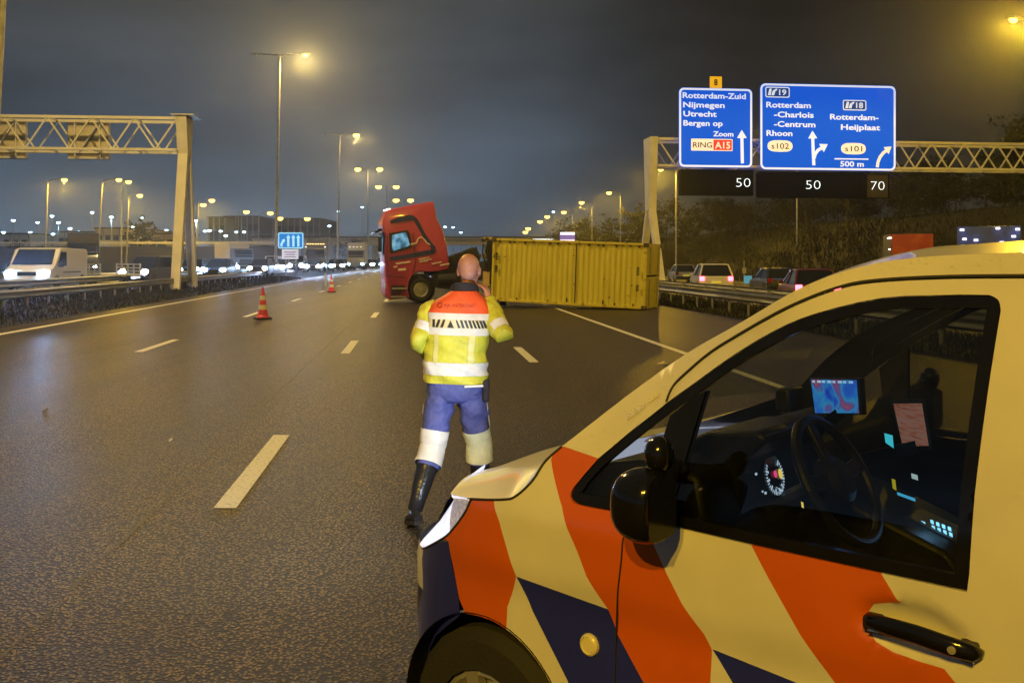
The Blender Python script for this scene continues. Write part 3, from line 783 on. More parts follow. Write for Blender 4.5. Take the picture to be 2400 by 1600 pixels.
# elevated side road on the left with its rail
rt = empty('side_road_bank', (P(215, 0, 150).x, 150, 0), 0, 'raised side road with a pale guard rail behind the lamp posts', 'road bank')
w = P(640, 0, 150).x - P(-40, 0, 150).x; x0 = P(-40, 0, 150).x - P(215, 0, 150).x; zr = P(0, 577, 150).z
q = MB(); q.prism([(0, 0), (4, zr), (14, zr), (20, 0)], lambda a, b, c: Vector((x0 + c, a, b)), 0, w); q.build('bank', M_GRASS, rt, smooth=False)
q = MB(); q.box((x0 + w / 2, 4.3, zr + 0.6), (w, 0.1, 0.32)); q.build('rail', mat('pale_rail', (0.6, 0.6, 0.58), 0.5), rt, smooth=False)
for k in range(int(w / 3)):
    q = MB(); q.box((x0 + 3 * k + 1, 4.4, zr + 0.3), (0.1, 0.1, 0.6)); q.build('post', M_STEEL, rt, smooth=False)

# ------------------------------------------------------------------ trees and bushes
M_BARK = mat('bark', (0.05, 0.04, 0.03), 0.9, bump=0.6, bscale=30)
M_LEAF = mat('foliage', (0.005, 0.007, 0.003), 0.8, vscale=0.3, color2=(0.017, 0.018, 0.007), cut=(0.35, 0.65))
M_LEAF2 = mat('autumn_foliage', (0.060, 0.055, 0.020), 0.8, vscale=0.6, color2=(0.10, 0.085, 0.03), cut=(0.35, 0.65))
def tree_meshes(seed, h, spread, low, nclump, per):
    r = random.Random(seed); t = MB(); tips = []
    top = Vector((r.uniform(-.3, .3), r.uniform(-.3, .3), h * 0.78))
    t.tube([(0, 0, -0.3), (0.05, 0, h * 0.2), (top.x * 0.6, top.y * .6, h * 0.5), top], [h * .026, h * .02, h * .013, h * .004], 7)
    for i in range(11):
        a = r.uniform(0, 2 * PI); z = h * (low + (0.72 - low) * i / 10); ln = spread * r.uniform(0.6, 1.0) * (1.1 - 0.5 * i / 10)
        b = Vector((0, 0, z)); e = b + Vector((math.cos(a) * ln, math.sin(a) * ln, ln * r.uniform(0.25, 0.7)))
        t.tube([b, b.lerp(e, .5) + Vector((0, 0, -0.1 * ln)), e], [h * .009, h * .006, h * .002], 5)
        tips += [e, b.lerp(e, 0.6), b.lerp(e, 0.8) + Vector((r.uniform(-1, 1), r.uniform(-1, 1), r.uniform(0, 1))) * spread * 0.25]
    tips.append(top)
    V, Fc = [], []
    for i in range(nclump):
        c = tips[i % len(tips)] + Vector((r.gauss(0, 1), r.gauss(0, 1), r.gauss(0, .8))) * spread * 0.2
        rad = spread * r.uniform(0.10, 0.26)
        for j in range(per):
            p = c + Vector((r.gauss(0, 1), r.gauss(0, 1), r.gauss(0, .7))) * rad * 0.6
            s = h * 0.016 * r.uniform(0.6, 1.5)
            u = Vector((r.uniform(-1, 1), r.uniform(-1, 1), r.uniform(-1, 1))).normalized() * s
            v = u.cross(Vector((r.uniform(-1, 1), r.uniform(-1, 1), r.uniform(-1, 1)))).normalized() * s * 0.7
            k = len(V); V += [p - u, p + v, p + u, p - v]; Fc.append((k, k + 1, k + 2, k + 3))
    c = MB(); c.add(V, Fc)
    return t.build('trunk', M_BARK, data_only=True), c
TREES = []
for sd, hh, sp, lo, nc, pr in ((1, 10, 3.2, .25, 80, 34), (2, 10, 3.8, .12, 110, 34), (3, 10, 2.5, .3, 50, 24), (4, 4, 2.6, .05, 70, 34)):
    t, c = tree_meshes(sd, hh, sp, lo, nc, pr)
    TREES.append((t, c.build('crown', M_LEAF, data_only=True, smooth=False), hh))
def tree(p, h, kind, rz, label, group=None, name='tree', cat='tree'):
    t, c, hh = TREES[kind]; s = h / hh
    rt = empty(name, p, rz, label, cat, group)
    inst('trunk', t, rt, scale=(s, s, s)); inst('crown', c, rt, scale=(s, s, s))
    return rt
r = random.Random(11)
def bank_z(o): return interp(o, [p[0] for p in prof], [p[1] for p in prof])
for k, (px, py, d, kind) in enumerate([(1430, 487, 165, 2), (1500, 470, 150, 0), (1560, 455, 150, 1), (1625, 470, 140, 0), (1690, 462, 140, 1), (1760, 470, 125, 0), (1830, 462, 130, 1), (1900, 480, 115, 1), (1965, 470, 120, 0),
                       (2040, 488, 110, 1), (2105, 480, 112, 0), (2170, 492, 100, 1), (2240, 505, 96, 0), (2310, 512, 90, 1), (2380, 500, 92, 1), (2450, 510, 88, 0)]):
    x = (px - CX) / FPX * d; o = x + 0.096 * d - max(0, d - 100) ** 2 / 4900; zb_ = bank_z(o) - 0.2
    top = P(px, py, d).z
    tree((x, d, zb_), max(4.0, top - zb_), kind, r.uniform(0, 6), 'thin tree against the sky left of the gantry leg' if k == 0 else 'dark tree on the embankment behind the blue signs', None if k == 0 else 'dark trees on the embankment')
for px, py, d, kind, lab in ((1352, 498, 185, 1, 'dark broad tree behind the lamp posts above the container'), (1378, 520, 180, 1, 'dark lower tree beside the broad one above the container'), (336, 500, 170, 0, 'dark tree with a white light in it, left of the far gantry leg')):
    tree((P(px, 0, d).x, d, 0), P(px, py, d).z, kind, r.uniform(0, 6), lab)
for px, py, d, lab in ((100, 553, 150, 'dark round bush in front of the cyan warehouse'), (62, 572, 140, 'low dark bush behind the white van'), (330, 560, 150, 'dark bush at the foot of the tree with a light'), (820, 560, 240, 'low bush by the slim bluish lamp'), (1330, 540, 178, 'dark bush left of the lamp post above the container')):
    z0 = zr if 140 < d < 155 else 0.0
    tree((P(px, 0, d).x, d + (8 if z0 else 0), z0 - .2), P(px, py, d).z - z0 + .3, 3, r.uniform(0, 6), lab, None, 'bush', 'bush')
for k in range(18):
    d = 62 + 6.0 * k + r.uniform(-2, 2); o = r.uniform(43, 50)
    q = R(o, d, bank_z(o) - .3); tree(q, r.uniform(3.2, 5.5), 3, r.uniform(0, 6), 'dark thicket along the crest of the embankment under the trees', 'thickets along the embankment crest', 'bush', 'bush')
for k in range(12):
    d = 80 + 9.0 * k + r.uniform(-3, 3); o = r.uniform(52, 60)
    q = R(o, d, bank_z(o) - .3); tree(q, r.uniform(7, 9.5), 1, r.uniform(0, 6), 'dark tree on the embankment behind the blue signs', 'dark trees on the embankment')
for k in range(14):
    o = r.uniform(31, 40); d = 45 + 8.0 * k + r.uniform(-2, 2)
    q = R(o, d, bank_z(o) - 0.15); tree(q, r.uniform(1.3, 2.8), 3, r.uniform(0, 6), 'scrubby bush on the grass embankment', 'scrubby bushes on the embankment', 'bush', 'bush')

# ------------------------------------------------------------------ road vehicles
M_TYRE = mat('tyre', (0.018, 0.018, 0.018), 0.8, bump=0.2, bscale=60)
M_RIM = mat('rim', (0.45, 0.45, 0.46), 0.35, 0.6)
M_PLATE = mat('plate_yellow', (0.75, 0.62, 0.05), 0.5, emit=(0.75, 0.62, 0.10), estr=0.35)
def wheel(root, c, r, w, side, m=None, spokes=5, nuts=0):
    """tyre and rim about the y axis, outer face towards side"""
    q = MB(); prof = [(r * .62, -w / 2), (r * .9, -w / 2), (r, -w * .34), (r, w * .34), (r * .9, w / 2), (r * .62, w / 2)]
    q.lathe(prof, (0, 0, 0), 22, axis='Y', cap=False)
    wo = empty('wheel', c); wo.parent = root
    q.build('tyre', M_TYRE, wo)
    q = MB(); q.lathe([(r * .63, -w * .4), (r * .63, w * .42), (r * .56, w * .44), (r * .5, w * .28), (r * .16, w * .30), (r * .14, w * .38), (0.001, w * .38)], (0, 0, 0), 22, axis='Y')
    if side < 0:
        for v in q.v: v.y = -v.y; v.x = -v.x
    for k in range(spokes):
        a = 2 * PI * k / spokes; d = Vector((math.cos(a), 0, math.sin(a)))
        q.bar(d * r * .14 + Vector((0, side * w * .36, 0)), d * r * .6 + Vector((0, side * w * .40, 0)), r * .16, 0.03, up=(0, 1, 0))
    for k in range(nuts):
        a = 2 * PI * k / nuts; d = Vector((math.cos(a), 0, math.sin(a)))
        q.lathe([(r * .05, 0), (r * .05, 0.05), (0.001, 0.055)], d * r * .3 + Vector((0, side * w * .32, 0)), 6, axis='Y')
    q.build('rim', M_RIM, wo)
    return wo
def car(name, label, cat, loc, rz, L, Wd, Hh, paint, style='hatch', lights=True, tails=False, group=None, head=None, spot=0.0, plate=True, big=0.5):
    """x forward, y left. style picks the side outline"""
    rt = empty(name, loc, rz, label, cat, group)
    h = L / 2; gc = 0.22; belt = Hh * 0.60
    if style == 'van':
        body = [(-h, gc + .1), (-h, Hh * .93), (-h + .12, Hh * .985), (h - 1.55, Hh), (h - 1.25, Hh * .965), (h - .62, Hh * .60), (h - .12, Hh * .50), (h - .02, Hh * .40), (h, gc + .12), (h - .1, gc)]
        belt = Hh * .58
    elif style == 'suv':
        body = [(-h, gc + .15), (-h + .02, belt * .95), (-h + .10, belt), (h - 1.25, belt), (h - .25, belt * .90), (h - .05, belt * .72), (h, gc + .15), (h - .08, gc)]
    else:
        body = [(-h, gc + .12), (-h + .03, belt * .95), (-h + .12, belt), (h - 1.3, belt), (h - .3, belt * .84), (h - .04, belt * .66), (h, gc + .12), (h - .08, gc)]
    body.append((-h + .1, gc))
    q = MB(); rows = []
    for f, ins in ((-1, .10), (-.94, .03), (-.8, 0), (.8, 0), (.94, .03), (1, .10)):
        cx = 0.0
        rows.append([Vector((x * (1 - ins * .3), f * Wd / 2, gc + (z - gc) * (1 - ins * .22))) for x, z in body])
    q.rings(rows); bo = q.build('body', paint, rt, angle=30)
    # wheel arches and wheels
    wr = 0.31 if style != 'van' else 0.34
    for sx in (h - .85, -h + .82):
        for sy in (-1, 1):
            q = MB(); q.lathe([(wr * 1.18, 0), (wr * 1.18, 0.012), (0.001, 0.012)], (sx, sy * (Wd / 2 - 0.002), wr), 18, axis='Y')
            if sy < 0:
                for v in q.v: v.y = 2 * sy * (Wd / 2 - .002) - v.y + 0.0
            q.build('wheel_arch', M_BLACK, rt)
            wheel(rt, (sx, sy * (Wd / 2 - 0.09), wr), wr, 0.2, sy)
    # glass house
    if style == 'van':
        q = MB(); a, b = Vector((h - .60, 0, Hh * .615)), Vector((h - 1.24, 0, Hh * .955))
        nn = Vector((b.z - a.z, 0, a.x - b.x)).normalized() * 0.012
        wv = Wd / 2 - .12
        q.add([a + nn + Vector((0, -wv, 0)), a + nn + Vector((0, wv, 0)), b + nn + Vector((0, wv - .06, 0)), b + nn + Vector((0, -wv + .06, 0))], [(0, 1, 2, 3)])
        q.build('windscreen', M_CARGLASS, rt, smooth=False)
        for sy in (-1, 1):
            q = MB(); y = sy * (Wd / 2 + .004)
            q.add([Vector((x, y, z)) for x, z in ((h - .95, belt), (h - 1.35, Hh * .90), (h - 2.05, Hh * .90), (h - 2.05, belt))], [(0, 1, 2, 3)])
            q.build('side_window', M_CARGLASS, rt, smooth=False)
            q = MB(); q.box((h - .98, sy * (Wd / 2 + .13), belt + .08), (.12, .22, .26)); q.build('wing_mirror', M_BLACK, rt, bevel=.03)
            q = MB(); q.box((-0.3, sy * (Wd / 2 + .005), belt - .28), (L * .45, .03, .06)); q.build('rub_strip', M_BLACK, rt, smooth=False)
        q = MB(); q.box((-h - .004, 0, Hh * .74), (.02, Wd * .74, Hh * .26)); q.build('rear_window', M_CARGLASS, rt, smooth=False)
    else:
        tp = Hh - .04
        if style == 'suv': lo = [(-h + .10, belt), (h - 1.2, belt)]; hi = [(-h + .42, tp), (h - 2.1, tp)]
        else: lo = [(-h + .14, belt), (h - 1.2, belt)]; hi = [(-h + .75, tp), (h - 2.15, tp)]
        w0, w1 = Wd / 2 - .05, Wd / 2 - .24
        B = [Vector((lo[0][0], -w0, belt)), Vector((lo[1][0], -w0, belt)), Vector((lo[1][0], w0, belt)), Vector((lo[0][0], w0, belt))]
        T = [Vector((hi[0][0], -w1, tp)), Vector((hi[1][0], -w1, tp)), Vector((hi[1][0], w1, tp)), Vector((hi[0][0], w1, tp))]
        for nm, (i, j) in (('side_window', (0, 1)), ('windscreen', (1, 2)), ('side_window', (2, 3)), ('rear_window', (3, 0))):
            q = MB(); q.add([B[i], B[j], T[j], T[i]], [(0, 1, 2, 3)]); q.build(nm, M_CARGLASS, rt, smooth=False)
        q = MB(); ct = sum(T, Vector()) / 4
        q.rings([[t + (t - ct) * .03 for t in T], [t + Vector((0, 0, .05)) - (t - ct) * .05 for t in T]]); q.build('roof', paint, rt, bevel=.02)
        for i in range(4):
            q = MB(); q.bar(B[i], T[i], .07, .07); q.build('pillar', paint, rt, smooth=False)
        for sy in (-1, 1):
            q = MB(); a = Vector((-.15, sy * w0, belt)); b = Vector((-.25, sy * w1, tp)); q.bar(a, b, .08, .05); q.build('pillar', M_BLACK, rt, smooth=False)
            q = MB(); q.box((h - 1.5, sy * (Wd / 2 + .08), belt + .05), (.12, .2, .14)); q.build('wing_mirror', paint, rt, bevel=.03)
    # faces
    zl = Hh * .43 if style != 'van' else Hh * .41
    for sy in (-1, 1):
        y = sy * (Wd / 2 - .25)
        if lights:
            q = MB(); q.lathe([(.001, .05), (.07, .045), (.11, .0), (.115, -.05)], (h - (.02 if style == 'van' else .06), y, zl), 12, axis='X')
            for v in q.v: v.y = y + (v.y - y) * (1.35 + big); v.z = zl + (v.z - zl) * (1.0 + big)
            q.build('headlight', head or M_COOLHEAD, rt)
            if spot:
                lamp('SPOT', rt, (h + .12, y, zl), spot, (0.26, 0.52, 1.0), .06, rot=(0, -PI / 2 - 0.12, 0), spot=70, blend=.5)
        else:
            q = MB(); q.box((h - .10, y, zl), (.16, .36, .16)); q.build('headlight', M_RIM, rt, bevel=.03)
        q = MB()
        zt_ = belt * .86 if style != 'van' else Hh * .5
        q.box((-h + .02, sy * (Wd / 2 - .16), zt_), (.09, .26, .24 if style != 'van' else .42))
        q.build('tail_light', M_TAIL if tails else mat('tail_lens', (.25, .01, .01), .2), rt, bevel=.03)
    q = MB(); q.box((h - .02, 0, gc + .2), (.1, Wd * .86, .2)); q.build('bumper', M_BLACK, rt, bevel=.03)
    q = MB(); q.box((h - .03, 0, zl), (.07, Wd * .42, .16)); q.build('grille', M_GLOSSBLACK, rt, bevel=.02)
    q = MB(); q.box((-h, 0, gc + .18), (.1, Wd * .9, .2)); q.build('bumper', M_BLACK, rt, bevel=.03)
    if plate:
        q = MB(); q.box((-h - .03, 0, Hh * .40), (.02, .52, .12)); q.build('licence_plate', M_PLATE, rt, smooth=False)
    return rt
def paint(name, c, rough=0.3): return mat('paint_' + name, c, rough, coat=0.6, var=0.04)
PW, PD, PB, PS, PR, PBl = paint('white', (.62, .62, .60)), paint('dark', (.02, .022, .026)), paint('blue', (.03, .05, .14)), paint('silver', (.35, .36, .37)), paint('red', (.10, .008, .010)), paint('bluegrey', (.09, .11, .15))
FACE = -PI / 2 + math.atan(-0.096) * -1     # heading towards the viewer along the road
FACE = math.atan2(-1, 0.096)
AWAY = math.atan2(1, -0.096)
ZL = 0.45
def lane(px, d, z=ZL): q = P(px, 609, d); q.z = z; return q
car('van', 'white van with blazing headlights at the left edge of the queue', 'van', lane(112, 44.5), FACE, 4.9, 1.92, 1.95, PW, 'van', head=M_COOLHEAD, spot=600)
car('car', 'dark car nose at the left picture edge, in front of the white van', 'car', lane(-118, 36.0), FACE, 4.3, 1.78, 1.45, PD, spot=200)
car('car', 'dark car with two glaring headlights left of the far gantry leg', 'car', lane(348, 58), FACE - .12, 4.5, 1.8, 1.62, PD, 'suv', head=M_WARMHEAD, spot=130)
car('car', 'dark car with one headlight beside the far gantry leg', 'car', lane(455, 80), FACE, 4.4, 1.8, 1.48, PD, spot=130)
car('car', 'blue car with wide cyan headlights right of the far gantry leg', 'car', lane(514, 74), FACE, 4.4, 1.82, 1.5, PB, spot=150)
car('car', 'dark car with white fog lights, left of the blue lane sign', 'car', lane(612, 88), FACE, 4.4, 1.8, 1.5, PD, 'suv', head=M_WARMHEAD, spot=130)
qn = 'queue of headlights on the far carriageway'
for px, d, st, pt, hd in ((578, 100, 'hatch', PBl, M_COOLHEAD), (652, 104, 'hatch', PD, M_WARMHEAD), (697, 110, 'van', PBl, M_WARMHEAD), (724, 122, 'hatch', PD, M_COOLHEAD), (752, 128, 'suv', PD, M_COOLHEAD), (780, 140, 'hatch', PBl, M_COOLHEAD),
                      (806, 150, 'hatch', PS, M_WARMHEAD), (830, 160, 'suv', PD, M_WARMHEAD), (852, 172, 'hatch', PD, M_COOLHEAD), (872, 186, 'hatch', PS, M_COOLHEAD), (893, 200, 'van', PW, M_COOLHEAD), (640, 128, 'van', PW, M_COOLHEAD),
                      (550, 120, 'hatch', PD, M_COOLHEAD), (478, 105, 'hatch', PD, M_COOLHEAD), (592, 118, 'hatch', PBl, M_COOLHEAD), (628, 96, 'hatch', PD, M_COOLHEAD), (672, 122, 'suv', PD, M_WARMHEAD), (712, 134, 'hatch', PD, M_COOLHEAD), (736, 112, 'hatch', PD, M_WARMHEAD), (766, 118, 'hatch', PD, M_COOLHEAD), (792, 128, 'hatch', PD, M_COOLHEAD), (818, 138, 'suv', PD, M_COOLHEAD), (842, 150, 'hatch', PD, M_COOLHEAD), (862, 158, 'hatch', PD, M_WARMHEAD), (884, 168, 'hatch', PD, M_COOLHEAD), (742, 160, 'hatch', PD, M_COOLHEAD), (1052, 230, 'hatch', PD, M_COOLHEAD), (1075, 240, 'hatch', PD, M_COOLHEAD), (1100, 250, 'hatch', PS, M_COOLHEAD)):
    car('car', 'far car in the jam of headlights behind the blue lane sign' if px < 900 else 'far car with small headlights seen between cab and container', 'car', lane(px, d), FACE + 0.03, 4.4, 1.8, 1.9 if st == 'van' else 1.5, pt, st, head=hd, big=.8, spot=(200 if 440 < px < 770 and d < 125 else 0), group=qn if px < 900 else 'headlights between cab and container')
# box lorries in the jam
M_BOXW = mat('lorry_box', (.42, .43, .46), .5, vscale=.5); M_BOXG = mat('lorry_box_dark', (.06, .06, .065), .5)
def lorry(label, loc, rz, L, Wd, Hh, boxm, cabm, lights=True, markers=(), group=None, tails=False, ribs=0, rear=None):
    rt = empty('lorry', loc, rz, label, 'lorry', group); h = L / 2
    cl = 1.9
    q = MB(); q.rings([[Vector((x, y * Wd / 2 * .97, z)) for x, z in ((h - cl, .55), (h - .05, .45), (h, 1.3), (h - .12, 2.0), (h - .45, 2.75), (h - cl, 2.8))] for y in (-1, -.9, .9, 1)])
    q.build('cab', cabm, rt, bevel=.05)
    q = MB(); q.add([Vector((h - .02 - .12 + .0, -Wd * .42, 1.75)), Vector((h - .14, Wd * .42, 1.75)), Vector((h - .40, Wd * .40, 2.62)), Vector((h - .40, -Wd * .40, 2.62))], [(0, 1, 2, 3)])
    for v in q.v: v.x += .09
    q.build('windscreen', M_CARGLASS, rt, smooth=False)
    q = MB(); q.box((-cl / 2 - .1, 0, (.95 + Hh) / 2), (L - cl - .3, Wd, Hh - .95)); q.build('cargo_box', boxm, rt, bevel=.03)
    q = MB(); q.box((-.2, 0, .72), (L - .6, .8, .28)); q.build('chassis', M_DARK, rt, smooth=False)
    if rear:
        q = MB(); q.box((-h + .04, 0, (.95 + Hh) / 2), (.05, Wd - .08, Hh - 1.0)); q.build('rear_door', rear, rt, bevel=.01)
    for k in range(ribs):
        q = MB(); q.box((-h - .03 - .1 + .15, 0, 1.15 + (Hh - 1.35) * k / max(1, ribs - 1)), (.05, Wd * .96, .07)); q.build('rear_rib', rear or boxm, rt, smooth=False)
    for sx in (h - 1.1, -h + 1.3, -h + 2.5):
        for sy in (-1, 1): wheel(rt, (sx, sy * (Wd / 2 - .18), .5), .5, .3, sy)
    for sy in (-1, 1):
        if lights:
            q = MB(); q.lathe([(.001, .05), (.09, .04), (.13, -.02)], (h - .02, sy * (Wd / 2 - .3), .85), 10, axis='X'); q.build('headlight', M_COOLHEAD, rt)
        q = MB(); q.box((-h + .02, sy * (Wd / 2 - .2), .8), (.1, .35, .16)); q.build('tail_light', M_TAIL if tails else M_RUBBER, rt, smooth=False)
    for (x, y, z, mm) in markers:
        q = MB(); q.box((x, y, z), (.10, .16, .08)); q.build('marker_light', mm, rt, smooth=False)
    return rt
M_AMB = mat('marker_amber', (1, .6, .2), .4, emit=(1.0, .55, .2), estr=5.0)
M_MKW = mat('marker_white', (1, .95, .85), .4, emit=(1.0, .93, .8), estr=3.0)
lorry('dark box lorry standing behind the white van', lane(196, 78), FACE + .3, 5.5, 2.3, 3.5, M_BOXG, PD, True)
lorry('pale box lorry in the jam, left of the blue lane sign', lane(548, 122), FACE + .45, 9.0, 2.45, 3.5, M_BOXW, PBl, True)
lorry('lorry with a row of amber roof lights, right of the blue lane sign', lane(748, 118), FACE, 9.0, 2.45, 3.9, M_BOXG, PD, True, [(4.1, y, 3.25, M_AMB) for y in (-.9, -.6, -.3, 0, .3, .6, .9)] + [(4.35, -1.1, 2.9, M_MKW), (4.35, 1.1, 2.9, M_MKW)])
lorry('lorry with a lit roof bar in the jam, left of the red cab', lane(838, 140), FACE, 9.0, 2.45, 3.8, M_BOXW, PBl, True, [(4.1, y, 3.2, M_MKW) for y in (-.8, -.3, .2, .7)])
# flat trailer behind the white van
tr = empty('flat_trailer', lane(255, 53), FACE + .55, 'low flat trailer with pale sideboards right of the white van', 'trailer')
M_SIDEB = mat('sideboard', (.55, .56, .58), .4, .2)
q = MB(); q.box((0, 0, .62), (4.6, 2.0, .1)); q.build('bed', M_SIDEB, tr, smooth=False)
for z in (.8, .98, 1.16):
    for sy in (-1, 1):
        q = MB(); q.box((0, sy * 1.0, z), (4.6, .05, .07)); q.build('side_rail', M_SIDEB, tr, smooth=False)
for x in (-2.2, -1.1, 0, 1.1, 2.2):
    for sy in (-1, 1):
        q = MB(); q.box((x, sy * 1.0, .9), (.06, .06, .62)); q.build('stanchion', M_SIDEB, tr, smooth=False)
for x in (-.5, .5):
    for sy in (-1, 1): wheel(tr, (x, sy * .85, .33), .33, .2, sy)
q = MB(); q.bar((2.3, 0, .5), (3.6, 0, .45), .1); q.build('drawbar', M_DARK, tr, smooth=False)
# vehicles on the slip road, seen from behind
car('car', 'white estate car with red tail lights behind the right guard rail', 'car', lane(1666, 55, 0), AWAY - .16, 4.4, 1.84, 1.62, PW, 'suv', False, True)
car('car', 'silver car just ahead of the white estate car', 'car', lane(1598, 82, 0), AWAY - .1, 4.2, 1.78, 1.45, PS, 'hatch', False, False)
car('car', 'dark red car with glowing tail light half hidden by the police van roof', 'car', lane(1893, 40, 0), AWAY - .2, 4.2, 1.78, 1.48, PR, 'hatch', False, True)
car('car', 'dark low car between the small blue sign and the red car', 'car', lane(1812, 56, 0), AWAY - .1, 4.3, 1.76, 1.38, PD, 'hatch', False, False)
lorry('red lorry seen from behind above the police van roof', lane(2122, 64, 0), math.atan2(1, .30), 8.5, 2.45, 3.45, mat('lorry_dark', (.05, .035, .04), .4), PD, False,
      [(-4.3 + .4 * k, 1.26, z, M_MKW) for k in range(4) for z in (1.75, 3.2)] + [(-4.0, 1.26, 2.5, M_MKW)], tails=True, ribs=5, rear=mat('lorry_red', (.24, .022, .012), .35, color2=(.36, .07, .03), cut=(.5, .75), vscale=1.6))
lorry('blue lorry with small white marker lights at the far right', lane(2318, 46, 0), math.atan2(.9, .44), 8.5, 2.5, 3.3, mat('lorry_blue', (.02, .06, .34), .35, var=.3, vscale=2), PD, False,
      [(-4.32, y, z, M_MKW) for y, z in ((1.05, 3.15), (.95, 2.75), (.5, 2.7), (-.5, 2.6), (-.35, 3.2), (-.95, 2.85), (-1.1, 3.15), (-.2, 2.25))], tails=True)
# small signs
sg = empty('road_sign', lane(1744, 62, 0), 0, 'small blue sign on a thin post behind the right guard rail', 'road sign')
q = MB(); q.tube([(0, 0, 0), (0, 0, 1.8)], .035, 8); q.build('post', M_STEEL, sg)
slab('panel', rrect(-.02, .35, .5, .85, .06), -.07, -.04, backlit('sign_cyan', (.08, .34, .60), .5), sg)
slab('panel', rrect(-.12, 1.0, .12, 1.35, .03), -.07, -.04, M_SBACK, sg)
# lane sign in the median
ls0 = P(652, 609, 100); ls = empty('lane_sign', (ls0.x, 100, 0.2), 0, 'blue lane sign with a bent arrow and three straight arrows, in the median', 'road sign')
zz = lambda py: P(0, py, 100).z - .2
xx = lambda px: (px - 652) / FPX * 100
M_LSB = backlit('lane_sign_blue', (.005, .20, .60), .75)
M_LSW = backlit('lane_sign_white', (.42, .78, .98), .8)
w, zb0, zt0 = xx(711.5), zz(582.5), zz(545)
slab('panel', rrect(0, zb0, w, zt0, .15), -.05, 0, M_LSB, ls)
ring('border', rrect(.02, zb0 + .02, w - .02, zt0 - .02, .14), rrect(.11, zb0 + .11, w - .11, zt0 - .11, .08), -.065, -.052, M_LSW, ls)
for px in (676, 688, 699.5): seg_arrow('lane_arrow', [(xx(px), zb0 + .2), (xx(px), zt0 - .55)], .2, .32, M_LSW, ls, -.06)
seg_arrow('lane_arrow', [(xx(660), zb0 + .2), (xx(660), zb0 + .45), (xx(664), zb0 + .75)], .2, .3, M_LSW, ls, -.06)
a, b, z1_, z2_ = xx(661), xx(699.5), zz(607), zz(584)
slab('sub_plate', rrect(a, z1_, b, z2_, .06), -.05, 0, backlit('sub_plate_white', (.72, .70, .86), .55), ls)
for k in range(3):
    q = MB(); q.box(((a + b) / 2, -.056, z1_ + .22 + .24 * k), ((b - a) * (.7 - .1 * (k % 2)), .01, .09)); q.build('text_bar', mat('plate_grey', (.35, .33, .42), .6), ls, smooth=False)
for x in (w * .3, w * .7):
    q = MB(); q.tube([(x, .06, -.2), (x, .06, zt0 - .1)], .05, 8); q.build('post', M_STEEL, ls)
# reflector post at the verge
for px, py, dd, lab in ((763, 672, None, 'slim pale marker post at the end of the grass verge'),):
    b = G(px, py); mp = empty('marker_post', b, 0, lab, 'marker post')
    q = MB(); q.box((0, 0, .45), (.12, .08, .9)); q.build('post', mat('white_plastic', (.7, .72, .72), .5), mp, bevel=.02)
    q = MB(); q.box((0, -.045, .78), (.08, .01, .12)); q.build('reflector', M_RIM, mp, smooth=False)
# ------------------------------------------------------------------ traffic cones
M_CONE = mat('cone_red', (.80, .06, .13), .5, var=.1)
M_SLEEVE = mat('cone_sleeve', (.85, .83, .82), .35, var=.05, vscale=20)
def cone(p, label, h=.98, rz=.3):
    rt = empty('traffic_cone', p, rz, label, 'traffic cone', 'traffic cones closing the lanes')
    rr = lambda z: .165 - .13 * (z - .05) / .93
    q = MB(); q.prism(rrect(-.24, -.24, .24, .24, .05), lambda a, b, z: Vector((a, b, z)), 0, .055); q.build('base', M_RUBBER, rt, smooth=False)
    q = MB(); q.lathe([(.20, .055), (.19, .10), (rr(.12), .13), (rr(.30), .30), (rr(.55), .55), (rr(.8), .8), (.034, h), (.02, h), (.02, h - .06)], (0, 0, 0), 24, cap=False)
    q.build('body', M_CONE, rt)
    for z0, z1 in ((.30, .45), (.60, .74)):
        q = MB(); q.lathe([(rr(z0) + .006, z0), (rr(z1) + .006, z1)], (0, 0, 0), 24, cap=False); q.build('sleeve', M_SLEEVE, rt)
    q = MB(); q.lathe([(.10, .08), (.145, .09), (.16, .12)], (0, 0, 0), 24, cap=False); q.build('skirt', M_CONE, rt)
    return rt
cone(G(616, 748), 'nearer red and white traffic cone on the second lane line', 1.0, .5)
cone(G(777, 685), 'farther red and white traffic cone near the median', 1.0, .2)
# litter
def scrap(px, py, s, m, label, rz):
    q = MB(); r = random.Random(int(px)); n = 7; pts = []
    for k in range(n):
        a = 2 * PI * k / n; rr = s * r.uniform(.6, 1.1); pts.append((rr * math.cos(a), rr * .45 * math.sin(a)))
    q.prism(pts, lambda a, b, z: Vector((a, b, z + .02 * math.sin(a * 30))), .006, .03)
    o = q.build('debris', m, None, smooth=False); o.location = G(px, py); o.rotation_euler = (0, 0, rz)
    tag(o, label, 'debris')
M_SCR = mat('scrap_white', (.7, .66, .58), .6); M_SCR2 = mat('scrap_grey', (.3, .27, .23), .7)
scrap(1551, 853, .13, M_SCR, 'small pale scrap on the hard shoulder right of the solid line', .4)
scrap(1178, 711, .35, M_SCR, 'pale flat scrap under the left corner of the container', .1)
scrap(107, 963, .05, M_SCR2, 'tiny grey stone at the left on the first lane', 1.0)
scrap(963, 1228, .07, M_SCR, 'thin pale strip lying by the officer boot', .9)
scrap(400, 1034, .02, M_SCR, 'tiny white chip in the first lane', .3)
